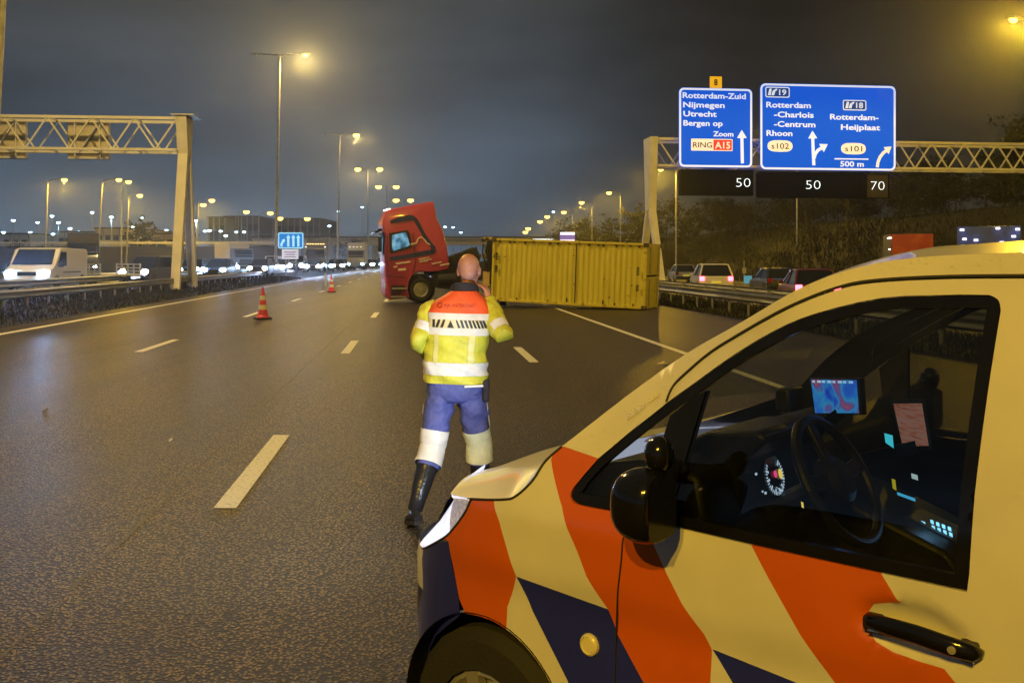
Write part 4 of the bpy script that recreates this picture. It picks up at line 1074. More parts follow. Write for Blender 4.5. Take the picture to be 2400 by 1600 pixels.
# ------------------------------------------------------------------ the red tractor unit, nose down, its rear lifted by the tipped trailer
TO = P(987, 679, 41.0)
truck = empty('lorry_tractor', TO, math.radians(12), 'red lorry tractor tilted nose down in front of the tipped container', 'lorry')
M_TRED = mat('truck_red', (.42, .048, .125), .42, coat=.25, var=.06, vscale=1.5)
M_TNAVY = mat('truck_navy', (.035, .042, .150), .35, coat=.3)
M_TWHITE = mat('decal_white', (.75, .70, .74), .5)
cabp = [(-1.34, -.41), (-1.44, .1), (-1.52, .8), (-1.53, 1.5), (-1.46, 2.3), (-1.60, 2.62), (-1.62, 2.85), (-1.46, 3.27), (-1.2, 3.38), (-.4, 3.55), (.38, 3.69), (.54, 3.69), (.62, 3.3), (.66, 3.03), (.92, 2.5), (1.10, 1.86), (1.2, .98), (1.16, .86), (.75, .76), (.40, .74)]
cabp += [(.58 * math.cos(a), .77 * math.sin(a)) for a in [math.radians(t) for t in (75, 95, 115, 135, 155, 172, 188)]] + [(-.50, -.33)]
cc = Vector((-.2, 1.6))
q = MB(); rows = []
for y, s in ((0.0, .955), (.03, .985), (.10, 1.0), (2.36, 1.0), (2.43, .985), (2.46, .955)):
    rows.append([Vector((cc.x + (a - cc.x) * s, y, cc.y + (b - cc.y) * s)) for a, b in cabp])
q.rings(rows); q.build('cab', M_TRED, truck, angle=30)
TF = lambda a, b, y: Vector((a, y, b))
def tpanel(name, pts, m, y0=-.018, y1=.004, parent=truck):
    q = MB(); q.prism(pts, TF, y0, y1); return q.build(name, m, parent, smooth=False)
def t(px, py): return ((px / 5.6 + 860 - 987) / 56.0, (679 - (py / 5.6 + 450)) / 56.0)   # crop pixel to the tilted cab plane
# navy stripe running round the cab side
tpanel('stripe', [t(*p) for p in ((305, 380), (410, 335), (560, 300), (620, 318), (650, 345), (610, 372), (440, 400), (310, 420))], M_TNAVY)
tpanel('stripe', [t(*p) for p in ((612, 372), (652, 346), (690, 400), (760, 540), (830, 640), (900, 720), (905, 790), (850, 800), (830, 700), (760, 630), (690, 510))], M_TNAVY)
tpanel('stripe', [t(*p) for p in ((300, 850), (480, 825), (700, 780), (850, 752), (905, 790), (870, 815), (700, 845), (500, 880), (310, 905))], M_TNAVY)
# door window and frame
def blue_glow_pane():  # emission painted on the pane in place of blue light seen through it
    m = bpy.data.materials.new('cab_window_painted_glow'); m.use_nodes = True; nt = m.node_tree; b = nt.nodes['Principled BSDF']
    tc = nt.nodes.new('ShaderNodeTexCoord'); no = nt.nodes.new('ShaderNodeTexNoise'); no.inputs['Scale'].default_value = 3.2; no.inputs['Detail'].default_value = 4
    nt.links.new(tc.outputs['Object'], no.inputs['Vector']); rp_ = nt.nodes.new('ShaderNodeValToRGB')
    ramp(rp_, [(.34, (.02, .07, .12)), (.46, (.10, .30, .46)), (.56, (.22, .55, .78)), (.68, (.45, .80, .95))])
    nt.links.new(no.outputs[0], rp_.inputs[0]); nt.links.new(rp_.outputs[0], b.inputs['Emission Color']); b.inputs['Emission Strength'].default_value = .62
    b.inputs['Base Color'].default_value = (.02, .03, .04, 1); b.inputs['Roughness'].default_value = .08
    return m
tpanel('window_frame', [t(*p) for p in ((290, 545), (530, 500), (560, 540), (590, 720), (560, 745), (320, 812), (300, 790))], M_BLACK, -.026, .0)
tpanel('door_window', [t(*p) for p in ((330, 568), (505, 528), (525, 565), (560, 690), (540, 712), (345, 775), (330, 740))], blue_glow_pane(), -.034, -.02)
for pts in (((270, 560), (262, 1100)), ((262, 1100), (520, 1120)), ((600, 540), (640, 900), (600, 1060))):
    for a, b in zip(pts, pts[1:]):
        a2, b2 = t(*a), t(*b); q = MB(); q.bar((a2[0], -.004, a2[1]), (b2[0], -.004, b2[1]), .025, .03); q.build('door_seam', M_DARK, truck, smooth=False)
a2 = t(585, 690)
q = MB(); q.box((a2[0], -.04, a2[1] - .02), (.24, .05, .06)); q.build('door_handle', M_STEEL, truck, bevel=.015)
for (x0, y0), (x1, y1), w in (((350, 985), (400, 975), .05), ((410, 1020), (510, 1012), .09), ((680, 880), (820, 855), .035), ((690, 900), (850, 880), .035), ((690, 918), (800, 905), .03), ((850, 945), (980, 918), .05), ((960, 962), (1085, 940), .06), ((380, 940), (570, 915), .06)):
    a2, b2 = t(x0, y0), t(x1, y1); q = MB(); q.bar((a2[0], -.008, a2[1]), (b2[0], -.008, b2[1]), .02, w, up=(0, 0, 1)); q.build('decal', M_TWHITE, truck, smooth=False)
# white line of a skyline drawn on the door
q = MB(); pk = [(580, 680), (650, 670), (670, 610), (710, 590), (740, 610), (790, 670), (830, 690)]
for a, b in zip(pk, pk[1:]):
    a2, b2 = t(*a), t(*b); q.bar((a2[0], -.022, a2[1]), (b2[0], -.022, b2[1]), .012, .045, up=(0, 0, 1))
q.build('decal', M_TWHITE, truck, smooth=False)
# roof air deflector, visor, mirrors, lamps
q = MB(); q.rings([[Vector((a, y, b)) for a, b in ((-1.68, 2.58), (-1.92, 2.42), (-1.9, 2.35), (-1.6, 2.46))] for y in (.1, 1.2, 2.36)]); q.build('sun_visor', M_GLOSSBLACK, truck, smooth=False)
q = MB(); q.box((-1.72, -.06, 1.9), (.16, .22, .62)); q.build('wing_mirror', M_BLACK, truck, bevel=.05)
q = MB(); q.bar((-1.6, .0, 2.25), (-1.75, -.06, 2.15), .05); q.build('mirror_arm', M_BLACK, truck, smooth=False)
q = MB(); q.box((-1.57, 1.23, 1.95), (.03, 2.1, .95), mat4=Matrix.Rotation(.03, 3, 'Y')); q.build('windscreen', M_CARGLASS, truck, smooth=False)
for k in range(3):
    q = MB(); q.box((-1.50 + .12 * k, .3 + .25 * k, 3.32 + .04 * k), (.09, .14, .05)); q.build('roof_lamp', M_MKW, truck, smooth=False)
q = MB(); q.box((-1.42, 1.23, .1), (.12, 2.3, .75)); q.build('bumper', M_TRED, truck, bevel=.05)
q = MB(); q.box((-1.45, .28, .15), (.1, .38, .25)); q.build('headlight', M_RIM, truck, bevel=.04)
for k in range(2):
    q = MB(); q.box((-.95 + .05 * k, -.03, -.28 + .34 * k), (.62, .14, .06)); q.build('step', M_STEEL, truck, smooth=False)
q = MB(); q.box((-.95, .02, -.05), (.6, .04, .5)); q.build('step_recess', M_DARK, truck, smooth=False)
# chassis, wheels, fuel tank, fifth wheel
tilt = math.radians(14)
def ch(x, z): return (x * math.cos(tilt) - z * math.sin(tilt) + .3, z * math.cos(tilt) + x * math.sin(tilt) + .35)
for y in (.75, 1.7):
    q = MB(); q.bar((.3, y, .75), (2.55, y, 1.62), .12, .42); q.build('frame_rail', M_DARK, truck, smooth=False)
q = MB(); q.prism([(.45, .1), (1.25, .0), (2.35, .35), (2.55, 1.45), (1.25, 1.0), (.80, .74), (.50, .62)], TF, .12, 2.3); q.build('rear_mudguard', M_BLACK, truck, smooth=False)
q = MB(); q.lathe([(.001, -.45), (.33, -.44), (.35, 0), (.33, .44), (.001, .45)], (1.15, .30, .45), 16, axis='X'); q.build('fuel_tank', M_DARK, truck)
q = MB(); q.box((2.0, 1.2, 1.55), (1.0, 1.0, .12), mat4=Matrix.Rotation(-.25, 3, 'Y')); q.build('fifth_wheel', M_DARK, truck, bevel=.02)
q = MB(); q.lathe([(.5, 0), (.62, .02), (.62, .9), (.5, .92)], (0, .2, .04), 22, axis='Y', cap=False); q.build('wheel_well', M_RUBBER, truck)
for x, z, y0 in ((0, 0, .2), (1.95, .55, .05)):
    for y, s in ((y0, -1), (2.46 - y0, 1)):
        w_ = wheel(truck, (x, y, z), .51, .34, s, spokes=0, nuts=10)
        w_.scale = (1, 1, 1)
# ------------------------------------------------------------------ the container lying on its side
CA, CB = P(1150, 705, 38.0), P(1515, 727, 36.0); CB.z = 0.02
cxv = (CB - CA).normalized(); cyv = Vector((0, 0, 1)).cross(cxv).normalized(); czv = cxv.cross(cyv).normalized()
CM = Matrix((cxv, cyv, czv)).transposed().to_4x4(); CM.translation = CA
cont = empty('container', CA, 0, 'yellow shipping container lying on its side across the road', 'container'); cont.matrix_world = CM
CL, CH, CD = 6.06, 2.44, 2.59
def container_mat():
    m = bpy.data.materials.new('container_yellow'); m.use_nodes = True; nt = m.node_tree; b = nt.nodes['Principled BSDF']
    N, K = nt.nodes.new, nt.links.new
    tc = N('ShaderNodeTexCoord'); mp = N('ShaderNodeMapping'); mp.inputs['Scale'].default_value = (7.0, 1.0, 0.55)
    K(tc.outputs['Object'], mp.inputs[0])
    n1 = N('ShaderNodeTexNoise'); n1.inputs['Scale'].default_value = 1.3; n1.inputs['Detail'].default_value = 8; n1.inputs['Roughness'].default_value = .65
    K(mp.outputs[0], n1.inputs['Vector'])
    r = N('ShaderNodeValToRGB'); ramp(r, [(.28, (.26, .20, .02)), (.38, (.55, .49, .055)), (.6, (.66, .60, .075)), (.8, (.60, .55, .11))])
    K(n1.outputs[0], r.inputs[0])
    n2 = N('ShaderNodeTexNoise'); n2.inputs['Scale'].default_value = 5.0; n2.inputs['Detail'].default_value = 8
    K(tc.outputs['Object'], n2.inputs['Vector'])
    r2 = N('ShaderNodeValToRGB'); ramp(r2, [(.66, (0, 0, 0)), (.72, (1, 1, 1))]); K(n2.outputs[0], r2.inputs[0])
    mx = N('ShaderNodeMix'); mx.data_type = 'RGBA'; K(r2.outputs[0], mx.inputs[0]); K(r.outputs[0], mx.inputs[6]); mx.inputs[7].default_value = (.09, .04, .015, 1)
    K(mx.outputs[2], b.inputs['Base Color']); b.inputs['Roughness'].default_value = .5
    return m
M_YEL = container_mat()
M_RAIL = mat('container_rail', (.60, .52, .06), .5, color2=(.10, .07, .03), cut=(.55, .72), vscale=5)
def corrugated(name, fn, length, width, pitch, depth, m, parent, dents=0.0):
    n = int(length / pitch); prof_ = []
    for k in range(n):
        x = k * pitch
        prof_ += [(x, 0), (x + pitch * .34, 0), (x + pitch * .5, depth), (x + pitch * .84, depth)]
    prof_.append((length, 0)); rows = []
    for j in range(9):
        v = width * j / 8
        rows.append([fn(x, v, d + dents * noise.noise(Vector((x * .8, v * .9, 4))) * (1 if 0 < j < 8 else .2)) for x, d in prof_])
    q = MB(); q.grid(rows); return q.build(name, m, parent, smooth=False)
corrugated('roof_panel', lambda x, v, d: Vector((x + .08, .03 + d, v + .05)), CL - .16, CH - .10, .205, .013, M_YEL, cont, .030)
corrugated('side_panel', lambda x, v, d: Vector((x + .08, v + .1, CH - .03 - d)), CL - .16, CD - .2, .275, .036, M_YEL, cont)
corrugated('side_panel', lambda x, v, d: Vector((x + .08, v + .1, .03 + d)), CL - .16, CD - .2, .275, .036, M_YEL, cont)
corrugated('end_panel', lambda x, v, d: Vector((.03 + d, x + .08, v + .08)), CD - .16, CH - .16, .25, .04, M_YEL, cont)
q = MB(); q.box((CL / 2, CD - .05, CH / 2), (CL - .1, .06, CH - .1)); q.build('floor_panel', M_DARK, cont, smooth=False)
for z in (.62, 1.82):
    q = MB(); q.box((CL - .02, CD / 2, z), (.05, CD - .2, 1.14)); q.build('end_door', M_YEL, cont, bevel=.01)
    for y in (.5, 2.05):
        q = MB(); q.tube([(CL + .03, y, z - .5), (CL + .03, y, z + .5)], .02, 6); q.build('locking_bar', M_STEEL, cont)
for y in (0.03, CD - .05):
    for z in (.05, CH - .05):
        q = MB(); q.bar((.1, y, z), (CL - .1, y, z), .09, .09, mi=0); q.build('corner_rail', M_RAIL, cont, bevel=.01)
for x in (.05, CL - .05):
    for z in (.05, CH - .05):
        q = MB(); q.bar((x, .1, z), (x, CD - .1, z), .10, .10); q.build('corner_rail', M_RAIL, cont, bevel=.01)
    for y in (.03, CD - .05):
        q = MB(); q.bar((x, y, .1), (x, y, CH - .1), .10, .09); q.build('corner_post', M_RAIL, cont, bevel=.01)
        for z in (.07, CH - .07):
            q = MB(); q.box((x, y, z), (.19, .17, .14)); q.build('corner_casting', mat('casting', (.16, .12, .03), .6, color2=(.03, .025, .02), cut=(.4, .6), vscale=9), cont, bevel=.012)
# dark seam in the middle of the roof, dents along the upper rail, stencilled codes
q = MB(); q.box((3.36, .022, CH / 2), (.035, .03, CH - .16)); q.build('roof_seam', M_DARK, cont, smooth=False)
r = random.Random(5)
for k in range(17):
    x = .25 + 5.6 * k / 16 + r.uniform(-.1, .1); h = r.uniform(.03, .12)
    q = MB(); q.prism([(x - .07, CH - .10), (x + .08, CH - .10), (x + r.uniform(-.02, .04), CH - .10 - h)], lambda a, b, y: Vector((a, y, b)), -.004, .03); q.build('dent', M_DARK, cont, smooth=False)
for x, z, hh in ((3.05, .2, .16), (4.45, .16, .2), (4.9, .14, .1), (2.3, .1, .12), (1.05, .14, .09), (5.6, .12, .14)):
    q = MB(); q.box((x, .012, z), (.05, .02, hh)); q.build('dent', M_DARK, cont, smooth=False)
for x0, zz_ in ((.19, (1.86, 1.80, 1.72, 1.64, 1.36, 1.30, 1.24, 1.16)), (5.74, (1.52, 1.44, 1.36, 1.28, .86, .78, .70))):
    for z in zz_:
        q = MB(); q.box((x0, -.02, z), (.10, .012, .045)); q.build('stencil_mark', M_SINK, cont, smooth=False)
# ------------------------------------------------------------------ the trailer, tipped with its load
trl = empty('lorry_trailer', CA, 0, 'black trailer chassis tipped on its side behind the yellow container', 'trailer'); trl.matrix_world = CM
for z in (.75, 1.7):
    q = MB(); q.bar((-1.6, CD + .22, z), (5.9, CD + .22, z), .34, .12, up=(0, 0, 1)); q.build('frame_rail', M_DARK, trl, smooth=False)
for x in (-.8, .6, 2.0, 3.4, 4.8, 5.8):
    q = MB(); q.bar((x, CD + .15, .1), (x, CD + .15, CH - .1), .16, .14); q.build('cross_member', M_DARK, trl, smooth=False)
for x in (2.6, 3.9, 5.2):
    for z in (.28, CH - .28):
        rt2 = wheel(trl, (x, CD + .75, z), .5, .34, 1 if z > 1 else -1, spokes=0, nuts=8); rt2.rotation_euler = (PI / 2, 0, 0)
    q = MB(); q.tube([(x, CD + .75, .3), (x, CD + .75, CH - .3)], .07, 8); q.build('axle', M_DARK, trl)
q = MB(); q.prism([(-.62, .85), (-.20, .72), (-.06, .1), (-.04, 2.42), (-.36, 2.36), (-.44, 1.9), (-.30, 1.5), (-.50, 1.3)], lambda a, b, y: Vector((a, y, b)), .35, 1.1); q.build('headboard', M_BLACK, trl, smooth=False)
q = MB(); q.bar((-.62, .5, 2.36), (-.02, .5, 2.40), .30, .17); q.build('twist_lock_beam', mat('lock_yellow', (.55, .42, .08), .5, color2=(.02, .02, .02), cut=(.45, .5), vscale=5), trl, bevel=.02)
q = MB(); q.box((-.33, .30, .84), (.28, .04, .56)); q.build('end_plate', mat('tan_plate', (.50, .36, .16), .5), trl, smooth=False)
for a, b in (((-.5, .28, 2.2), (-.42, .3, 1.5)), ((-.42, .3, 1.5), (-.25, .28, 1.1)), ((-.3, .28, 2.1), (-.2, .3, 1.3))):
    q = MB(); q.tube([a, ((a[0] + b[0]) / 2 - .05, .26, (a[2] + b[2]) / 2), b], .028, 6); q.build('air_hose', M_RUBBER, trl)
q = MB(); q.lathe([(.001, 0), (.11, .01), (.12, .14), (.001, .15)], (-.48, .3, 1.72), 12, axis='Y'); q.build('coupling', M_STEEL, trl)
q = MB(); q.bar((-1.7, 1.0, 1.0), (-.3, .9, 1.35), .35, .5); q.build('gooseneck', M_DARK, trl, smooth=False)
q = MB(); q.bar((.2, .9, -.2), (.2, .9, .05), .2); q.build('landing_leg', M_DARK, trl, smooth=False)
# ------------------------------------------------------------------ the officer walking towards the lorry
D0 = 6.95
off = empty('person', (-.40, D0, 0), 0, 'bald person in yellow and orange reflective jacket and blue trousers walking away', 'person')
OI = Matrix.Translation((.40, -D0, 0))
def loc_(p): return OI @ Vector(p)
def skinned(name, chains, parent=None):
    vs, es, rad = [], [], []; idx = {}
    for ch_ in chains:
        prev = None
        for p, rr in ch_:
            key = tuple(round(c, 4) for c in p)
            if key not in idx: idx[key] = len(vs); vs.append(Vector(p)); rad.append(rr)
            if prev is not None and prev != idx[key]: es.append((prev, idx[key]))
            prev = idx[key]
    me = bpy.data.meshes.new(name); me.from_pydata([tuple(v) for v in vs], es, []); me.update()
    o = bpy.data.objects.new(name, me); COL.objects.link(o)
    o.modifiers.new('skin', 'SKIN')
    if not me.skin_vertices: return o
    for i, d in enumerate(me.skin_vertices[0].data):
        rr = rad[i]; d.radius = rr if hasattr(rr, '__len__') else (rr, rr); d.use_root = (i == 0)
    return o
def hand(wrist, direc, palm_n, side):
    """palm and five fingers, slightly curled; returns skin chains"""
    d = Vector(direc).normalized(); n_ = Vector(palm_n); n_ = (n_ - d * n_.dot(d)).normalized(); s = d.cross(n_) * side
    w = Vector(wrist); pc = w + d * .05
    chains = [[(w, .028), (pc, (.036, .020))]]
    for k, (off_, ln) in enumerate(((-.030, .075), (-.010, .085), (.011, .080), (.030, .062))):
        b = w + d * .092 + s * off_; pts = [(pc, (.036, .020)), (b, .0105)]
        cur = 0.25; p = b
        for j in range(3):
            cur += .38; p = p + (d * math.cos(cur) + n_ * math.sin(cur)) * ln * (.42, .33, .25)[j]; pts.append((p.copy(), .0095 - .0012 * j))
        chains.append(pts)
    b = w + d * .03 - s * .036; t1 = b + (d * .6 - s * .5 + n_ * .5).normalized() * .035; t2 = t1 + (d * .9 + n_ * .5).normalized() * .03
    chains.append([(w + d * .02, .026), (b, .013), (t1, .0115), (t2, .010)])
    return chains
pel = (-.40, D0, .96)
J = dict(spine=(-.395, D0, 1.18), chest=(-.375, D0 + .02, 1.40), neck=(-.335, D0 + .045, 1.615), jaw=(-.312, D0 + .085, 1.70),
         rs=(-.185, D0 + .02, 1.50), re=(-.070, D0 - .10, 1.325), rw=(-.165, D0 + .08, 1.565),
         ls=(-.560, D0 + .02, 1.50), le=(-.655, D0 - .07, 1.285), lw=(-.605, D0 + .14, 1.17),
         lh=(-.500, D0, .91), lk=(-.560, D0 - .05, .53), la=(-.655, D0 - .26, .17), lt=(-.668, D0 - .235, .085),
         rh=(-.300, D0, .91), rk=(-.240, D0 + .13, .53), ra=(-.225, D0 + .20, .10), rt=(-.218, D0 + .235, .06))
ch_ = [[(pel, (.12, .085)), (J['spine'], (.13, .095)), (J['chest'], (.15, .11)), (J['neck'], .062), (J['jaw'], .060)],
       [(J['chest'], (.15, .11)), (J['rs'], .065), (J['re'], .046), (J['rw'], .028)], [(J['chest'], (.15, .11)), (J['ls'], .065), (J['le'], .046), (J['lw'], .028)],
       [(pel, (.12, .085)), (J['lh'], .070), (J['lk'], .058), (J['la'], .036), (J['lt'], .024)], [(pel, (.12, .085)), (J['rh'], .070), (J['rk'], .058), (J['ra'], .036), (J['rt'], .024)]]
ch_ += hand(J['rw'], (-.30, .22, .92), (-.8, .5, -.1), 1) + hand(J['lw'], (.3, .85, -.3), (.7, -.2, -.3), -1)
tmp = skinned('tmp', ch_)
sub = tmp.modifiers.new('sub', 'SUBSURF'); sub.levels = 2; sub.render_levels = 2
bpy.context.view_layer.update()
bm_ = bpy.data.meshes.new_from_object(tmp.evaluated_get(bpy.context.evaluated_depsgraph_get())); bpy.data.objects.remove(tmp)
# head: skull, jaw, brow, nose, ears, eye sockets, merged with the body into one surface
HC = Vector((-.309, D0 + .10, 1.782)); HQ = Matrix.Rotation(math.radians(-14), 3, 'X') @ Matrix.Rotation(math.radians(-8), 3, 'Z')
q = MB(); q.add([v.co for v in bm_.vertices], [tuple(p.vertices) for p in bm_.polygons])
def ell(c, s, n1=24, n2=16):
    rows = []
    for i in range(n2 + 1):
        th = PI * i / n2
        rows.append([HC + HQ @ (Vector(c) + Vector((s[0] * math.sin(th) * math.cos(2 * PI * k / n1), s[1] * math.sin(th) * math.sin(2 * PI * k / n1), s[2] * math.cos(th)))) for k in range(n1)])
    q.rings(rows, cap=False)
ell((0, -.012, .018), (.078, .098, .092)); ell((0, .035, -.045), (.060, .066, .078)); ell((0, .085, -.092), (.026, .024, .022)); ell((0, -.045, -.03), (.062, .055, .06))
ell((0, .080, .022), (.056, .022, .014)); ell((0, .106, -.024), (.014, .02, .026), 12, 8); ell((0, .095, -.066), (.026, .012, .007), 12, 8)
for sx in (-1, 1):
    ell((sx * .079, .0, -.022), (.010, .020, .033), 12, 10); ell((sx * .083, -.006, -.008), (.008, .016, .018), 10, 8); ell((sx * .031, .090, .002), (.014, .012, .010), 12, 8); ell((sx * .045, .075, -.035), (.02, .02, .015), 12, 8)
body = q.build('person_body', mat('skin', (.52, .25, .19), .5, var=.12, vscale=9, bump=.08, bscale=90), None)
rm = body.modifiers.new('remesh', 'REMESH'); rm.mode = 'VOXEL'; rm.voxel_size = .0075; rm.use_smooth_shade = True
sm_ = body.modifiers.new('smooth', 'SMOOTH'); sm_.factor = .5; sm_.iterations = 4
bpy.context.view_layer.update()
bm2 = bpy.data.meshes.new_from_object(body.evaluated_get(bpy.context.evaluated_depsgraph_get())); mm = body.data.materials[0]
bpy.data.objects.remove(body); bm2.transform(OI); bm2.name = 'body'
if not bm2.materials: bm2.materials.append(mm)
inst('body', bm2, off)
# clothes ------------------------------------------------------------
M_HIV = mat('hi_vis_yellow', (.60, .58, .05), .6, var=.12, vscale=12, bump=.25, bscale=45)
M_HIO = mat('hi_vis_orange', (.85, .11, .03), .6, var=.08, vscale=12, bump=.2, bscale=45)
M_REF = mat('reflective_tape', (.74, .73, .70), .35, var=.06, vscale=25, bump=.15, bscale=60)
M_REFY = mat('pale_tape', (.70, .63, .36), .5, var=.1, vscale=20)
M_NAVYC = mat('navy_cloth', (.085, .102, .33), .7, var=.15, vscale=14, bump=.5, bscale=28)
M_COLLAR = mat('black_cloth', (.02, .018, .03), .8)
M_BOOT = mat('boot_leather', (.018, .018, .022), .28, bump=.2, bscale=30)
TR = [(.985, -.402, .0, .215, .150), (1.02, -.402, 0, .222, .156), (1.10, -.402, 0, .222, .160), (1.20, -.400, 0, .220, .158), (1.30, -.392, .0, .222, .156), (1.38, -.385, .005, .226, .152), (1.46, -.378, .01, .224, .142), (1.52, -.37, .015, .205, .128), (1.565, -.362, .02, .172, .115), (1.60, -.353, .025, .125, .100), (1.63, -.345, .03, .088, .085)]
def torso(z):
    zs = [a[0] for a in TR]
    return [interp(z, zs, [a[k] for a in TR]) for k in (1, 2, 3, 4)]
def torso_pt(z, a, off_=0.0):
    cx, cy, ra, rb = torso(z); ca, sa = math.cos(a), math.sin(a); e = .78
    x = cx + (ra + off_) * math.copysign(abs(ca) ** e, ca); y = D0 + cy + (rb + off_) * math.copysign(abs(sa) ** e, sa)
    w = .014 * noise.noise(Vector((x * 7, y * 6, z * 5))) + .010 * noise.noise(Vector((x * 15 + z * 9, y * 14, z * 17)))
    if z < 1.3: w += .006 * math.sin(z * 60 + 4 * x * 6 + 2 * noise.noise(Vector((x * 5, 0, z * 5))))
    dz = -.030 * (x + .40)          # hem and bands sink a little to the right
    return Vector((x + w * ca, y + w * sa, z + dz * (1 if z < 1.5 else .3)))
def back_y(x, z, off_=.004):
    lo = -PI; hi = 0.0
    best = None
    for k in range(181):
        a = -PI + PI * k / 180; p = torso_pt(z, a, off_)
        if best is None or abs(p.x - x) < best[0]: best = (abs(p.x - x), p)
    return best[1]
def band(name, zs, m, off_=0.0, a0=0, a1=2 * PI, n=72, parent=off):
    q = MB(); rows = []
    full = a1 - a0 > 6.28
    for z in zs: rows.append([loc_(torso_pt(z, a0 + (a1 - a0) * k / n, off_)) for k in range(n if full else n + 1)])
    q.rings(rows, 0, False, full); return q.build(name, m, parent, angle=60)
def lin(a, b, n): return [a + (b - a) * i / n for i in range(n + 1)]
jk = band('jacket', lin(.985, 1.335, 22) + lin(1.35, 1.63, 14)[1:], M_HIV)
def sub_of(o, parent): o.parent = parent; return o
sub_of(band('yoke', lin(1.478, 1.63, 10), M_HIO, .004), jk)
sub_of(band('reflective_band', lin(1.435, 1.478, 3), M_REF, .005), jk)
sub_of(band('reflective_band', lin(1.375, 1.435, 4), M_REFY, .005), jk)
sub_of(band('reflective_band', lin(1.325, 1.375, 3), M_REF, .005), jk)
sub_of(band('reflective_band', lin(1.045, 1.135, 5), M_REF, .005), jk)
for a0, a1 in ((-1.25, -1.02), (-2.2, -2.0)): sub_of(band('reflective_band', lin(1.13, 1.33, 8), mat('faded_tape', (.66, .62, .20), .5, var=.1), .006, a0, a1, 5), jk)
# dark warning strokes in the band: mirrored slashes, a triangle, then slanted bars
def on_back(poly, m, name, off_=.009):
    q = MB(); q.add([loc_(back_y(x, z, off_)) for x, z in poly], [tuple(range(len(poly)))]); o = q.build(name, m, jk, smooth=False); return o
for k, (x, s) in enumerate([(-.545, 0), (-.515, -1), (-.480, -1), (-.375, 1), (-.345, 1), (-.315, 1), (-.287, 1), (-.262, 1), (-.236, 1), (-.212, 1), (-.190, 1)]):
    w = .0085; sl = .020 * s
    on_back([(x - w + sl * -1 * -1 * .5, 1.378), (x + w + sl * .5, 1.378), (x + w - sl * .5, 1.432), (x - w - sl * .5, 1.432)], M_SINK, 'warning_stroke')
on_back([(-.452, 1.378), (-.405, 1.378), (-.428, 1.430)], M_SINK, 'warning_stroke')
# lettering across the orange yoke
me = text_mesh('RIJKSWATERSTAAT', .034, .0)
xs = [v.co.x for v in me.vertices]; k_ = .215 / (max(xs) - min(xs))
x0_ = min(xs)
for v in me.vertices:
    x_ = -.472 + (v.co.x - x0_) * k_; p_ = back_y(x_, 1.520 + v.co.y, .006); v.co = loc_(Vector((x_, p_.y - .001, p_.z)))
me.materials.append(mat('yoke_ink', (.30, .03, .02), .6)); inst('lettering', me, jk)
q = MB(); cs = [(-.505 + .019 * math.cos(a), 1.532 + .019 * math.sin(a)) for a in [2 * PI * k / 14 for k in range(14)]]; ci = [(-.505 + .013 * math.cos(a), 1.532 + .013 * math.sin(a)) for a in [2 * PI * k / 14 for k in range(14)]]
vs = [loc_(back_y(x, z, .006)) for x, z in cs + ci]; q.add(vs, [(k, (k + 1) % 14, 14 + (k + 1) % 14, 14 + k) for k in range(14)]); q.build('emblem', MATS['yoke_ink'], jk, smooth=False)
q = MB(); rows = []
for z, s in ((1.60, 1.02), (1.645, .98), (1.668, .90), (1.672, .82), (1.64, .80)):
    cx, cy, ra, rb = torso(min(z, 1.63)); 
    rows.append([loc_(Vector((cx + .006 + .105 * s * math.cos(2 * PI * k / 28), D0 + cy + .012 + .088 * s * math.sin(2 * PI * k / 28), z - .10 * (.088 * s * math.sin(2 * PI * k / 28)) * 3))) for k in range(28)])
q.rings(rows, 0, False); q.build('collar', M_COLLAR, off)
def limb(name, pts, rad, m, n=22, wr=.006, parent=off, seed=0, cap=False):
    """tapered cloth tube with creases through the given joints"""
    pts = [Vector(p) for p in pts]; P2, R2 = [], []
    for i in range(len(pts) - 1):
        for j in range(8):
            u = j / 8; p0 = pts[max(i - 1, 0)]; p1 = pts[i]; p2 = pts[i + 1]; p3 = pts[min(i + 2, len(pts) - 1)]
            P2.append(.5 * ((2 * p1) + (p2 - p0) * u + (2 * p0 - 5 * p1 + 4 * p2 - p3) * u * u + (3 * p1 - p0 - 3 * p2 + p3) * u ** 3)); R2.append(rad[i] + (rad[i + 1] - rad[i]) * u)
    P2.append(pts[-1]); R2.append(rad[-1])
    q = MB(); q.tube(P2, R2, n, 0, cap)
    for k, v in enumerate(q.v):
        c = P2[k // n]; dd = (v - c).normalized()
        q.v[k] = v + dd * (wr * 1.6 * noise.noise(v * 11 + Vector((seed, 0, 0))) + wr * noise.noise(v * 26 + Vector((0, seed, 0))))
    q.v = [loc_(v) for v in q.v]
    return q.build(name, m, parent, angle=60), P2, R2
def mixp(a, b, u): return Vector(a).lerp(Vector(b), u)
rs_, re_, rw_ = Vector(J['rs']), Vector(J['re']), Vector(J['rw']); ls_, le_, lw_ = Vector(J['ls']), Vector(J['le']), Vector(J['lw'])
s1_, _, _ = limb('sleeve', [rs_ + Vector((-.03, 0, .02)), rs_ + Vector((.030, 0, -.012)), mixp(rs_, re_, .5), re_ + Vector((.012, -.012, 0)), mixp(re_, rw_, .5), rw_], [.05, .066, .069, .066, .060, .050], M_HIV, 24, .009)
s2_, _, _ = limb('sleeve', [ls_ + Vector((.03, 0, .02)), ls_ + Vector((-.030, 0, -.012)), mixp(ls_, le_, .5), le_ + Vector((-.004, -.01, 0)), mixp(le_, lw_, .5), lw_], [.05, .064, .064, .060, .056, .050], M_HIV, 24, .009)
limb('reflective_band', [mixp(rs_, re_, .60) + Vector((.008, -.005, 0)), mixp(rs_, re_, .85) + Vector((.010, -.010, 0))], [.074, .072], M_REF, 24, .003, s1_)
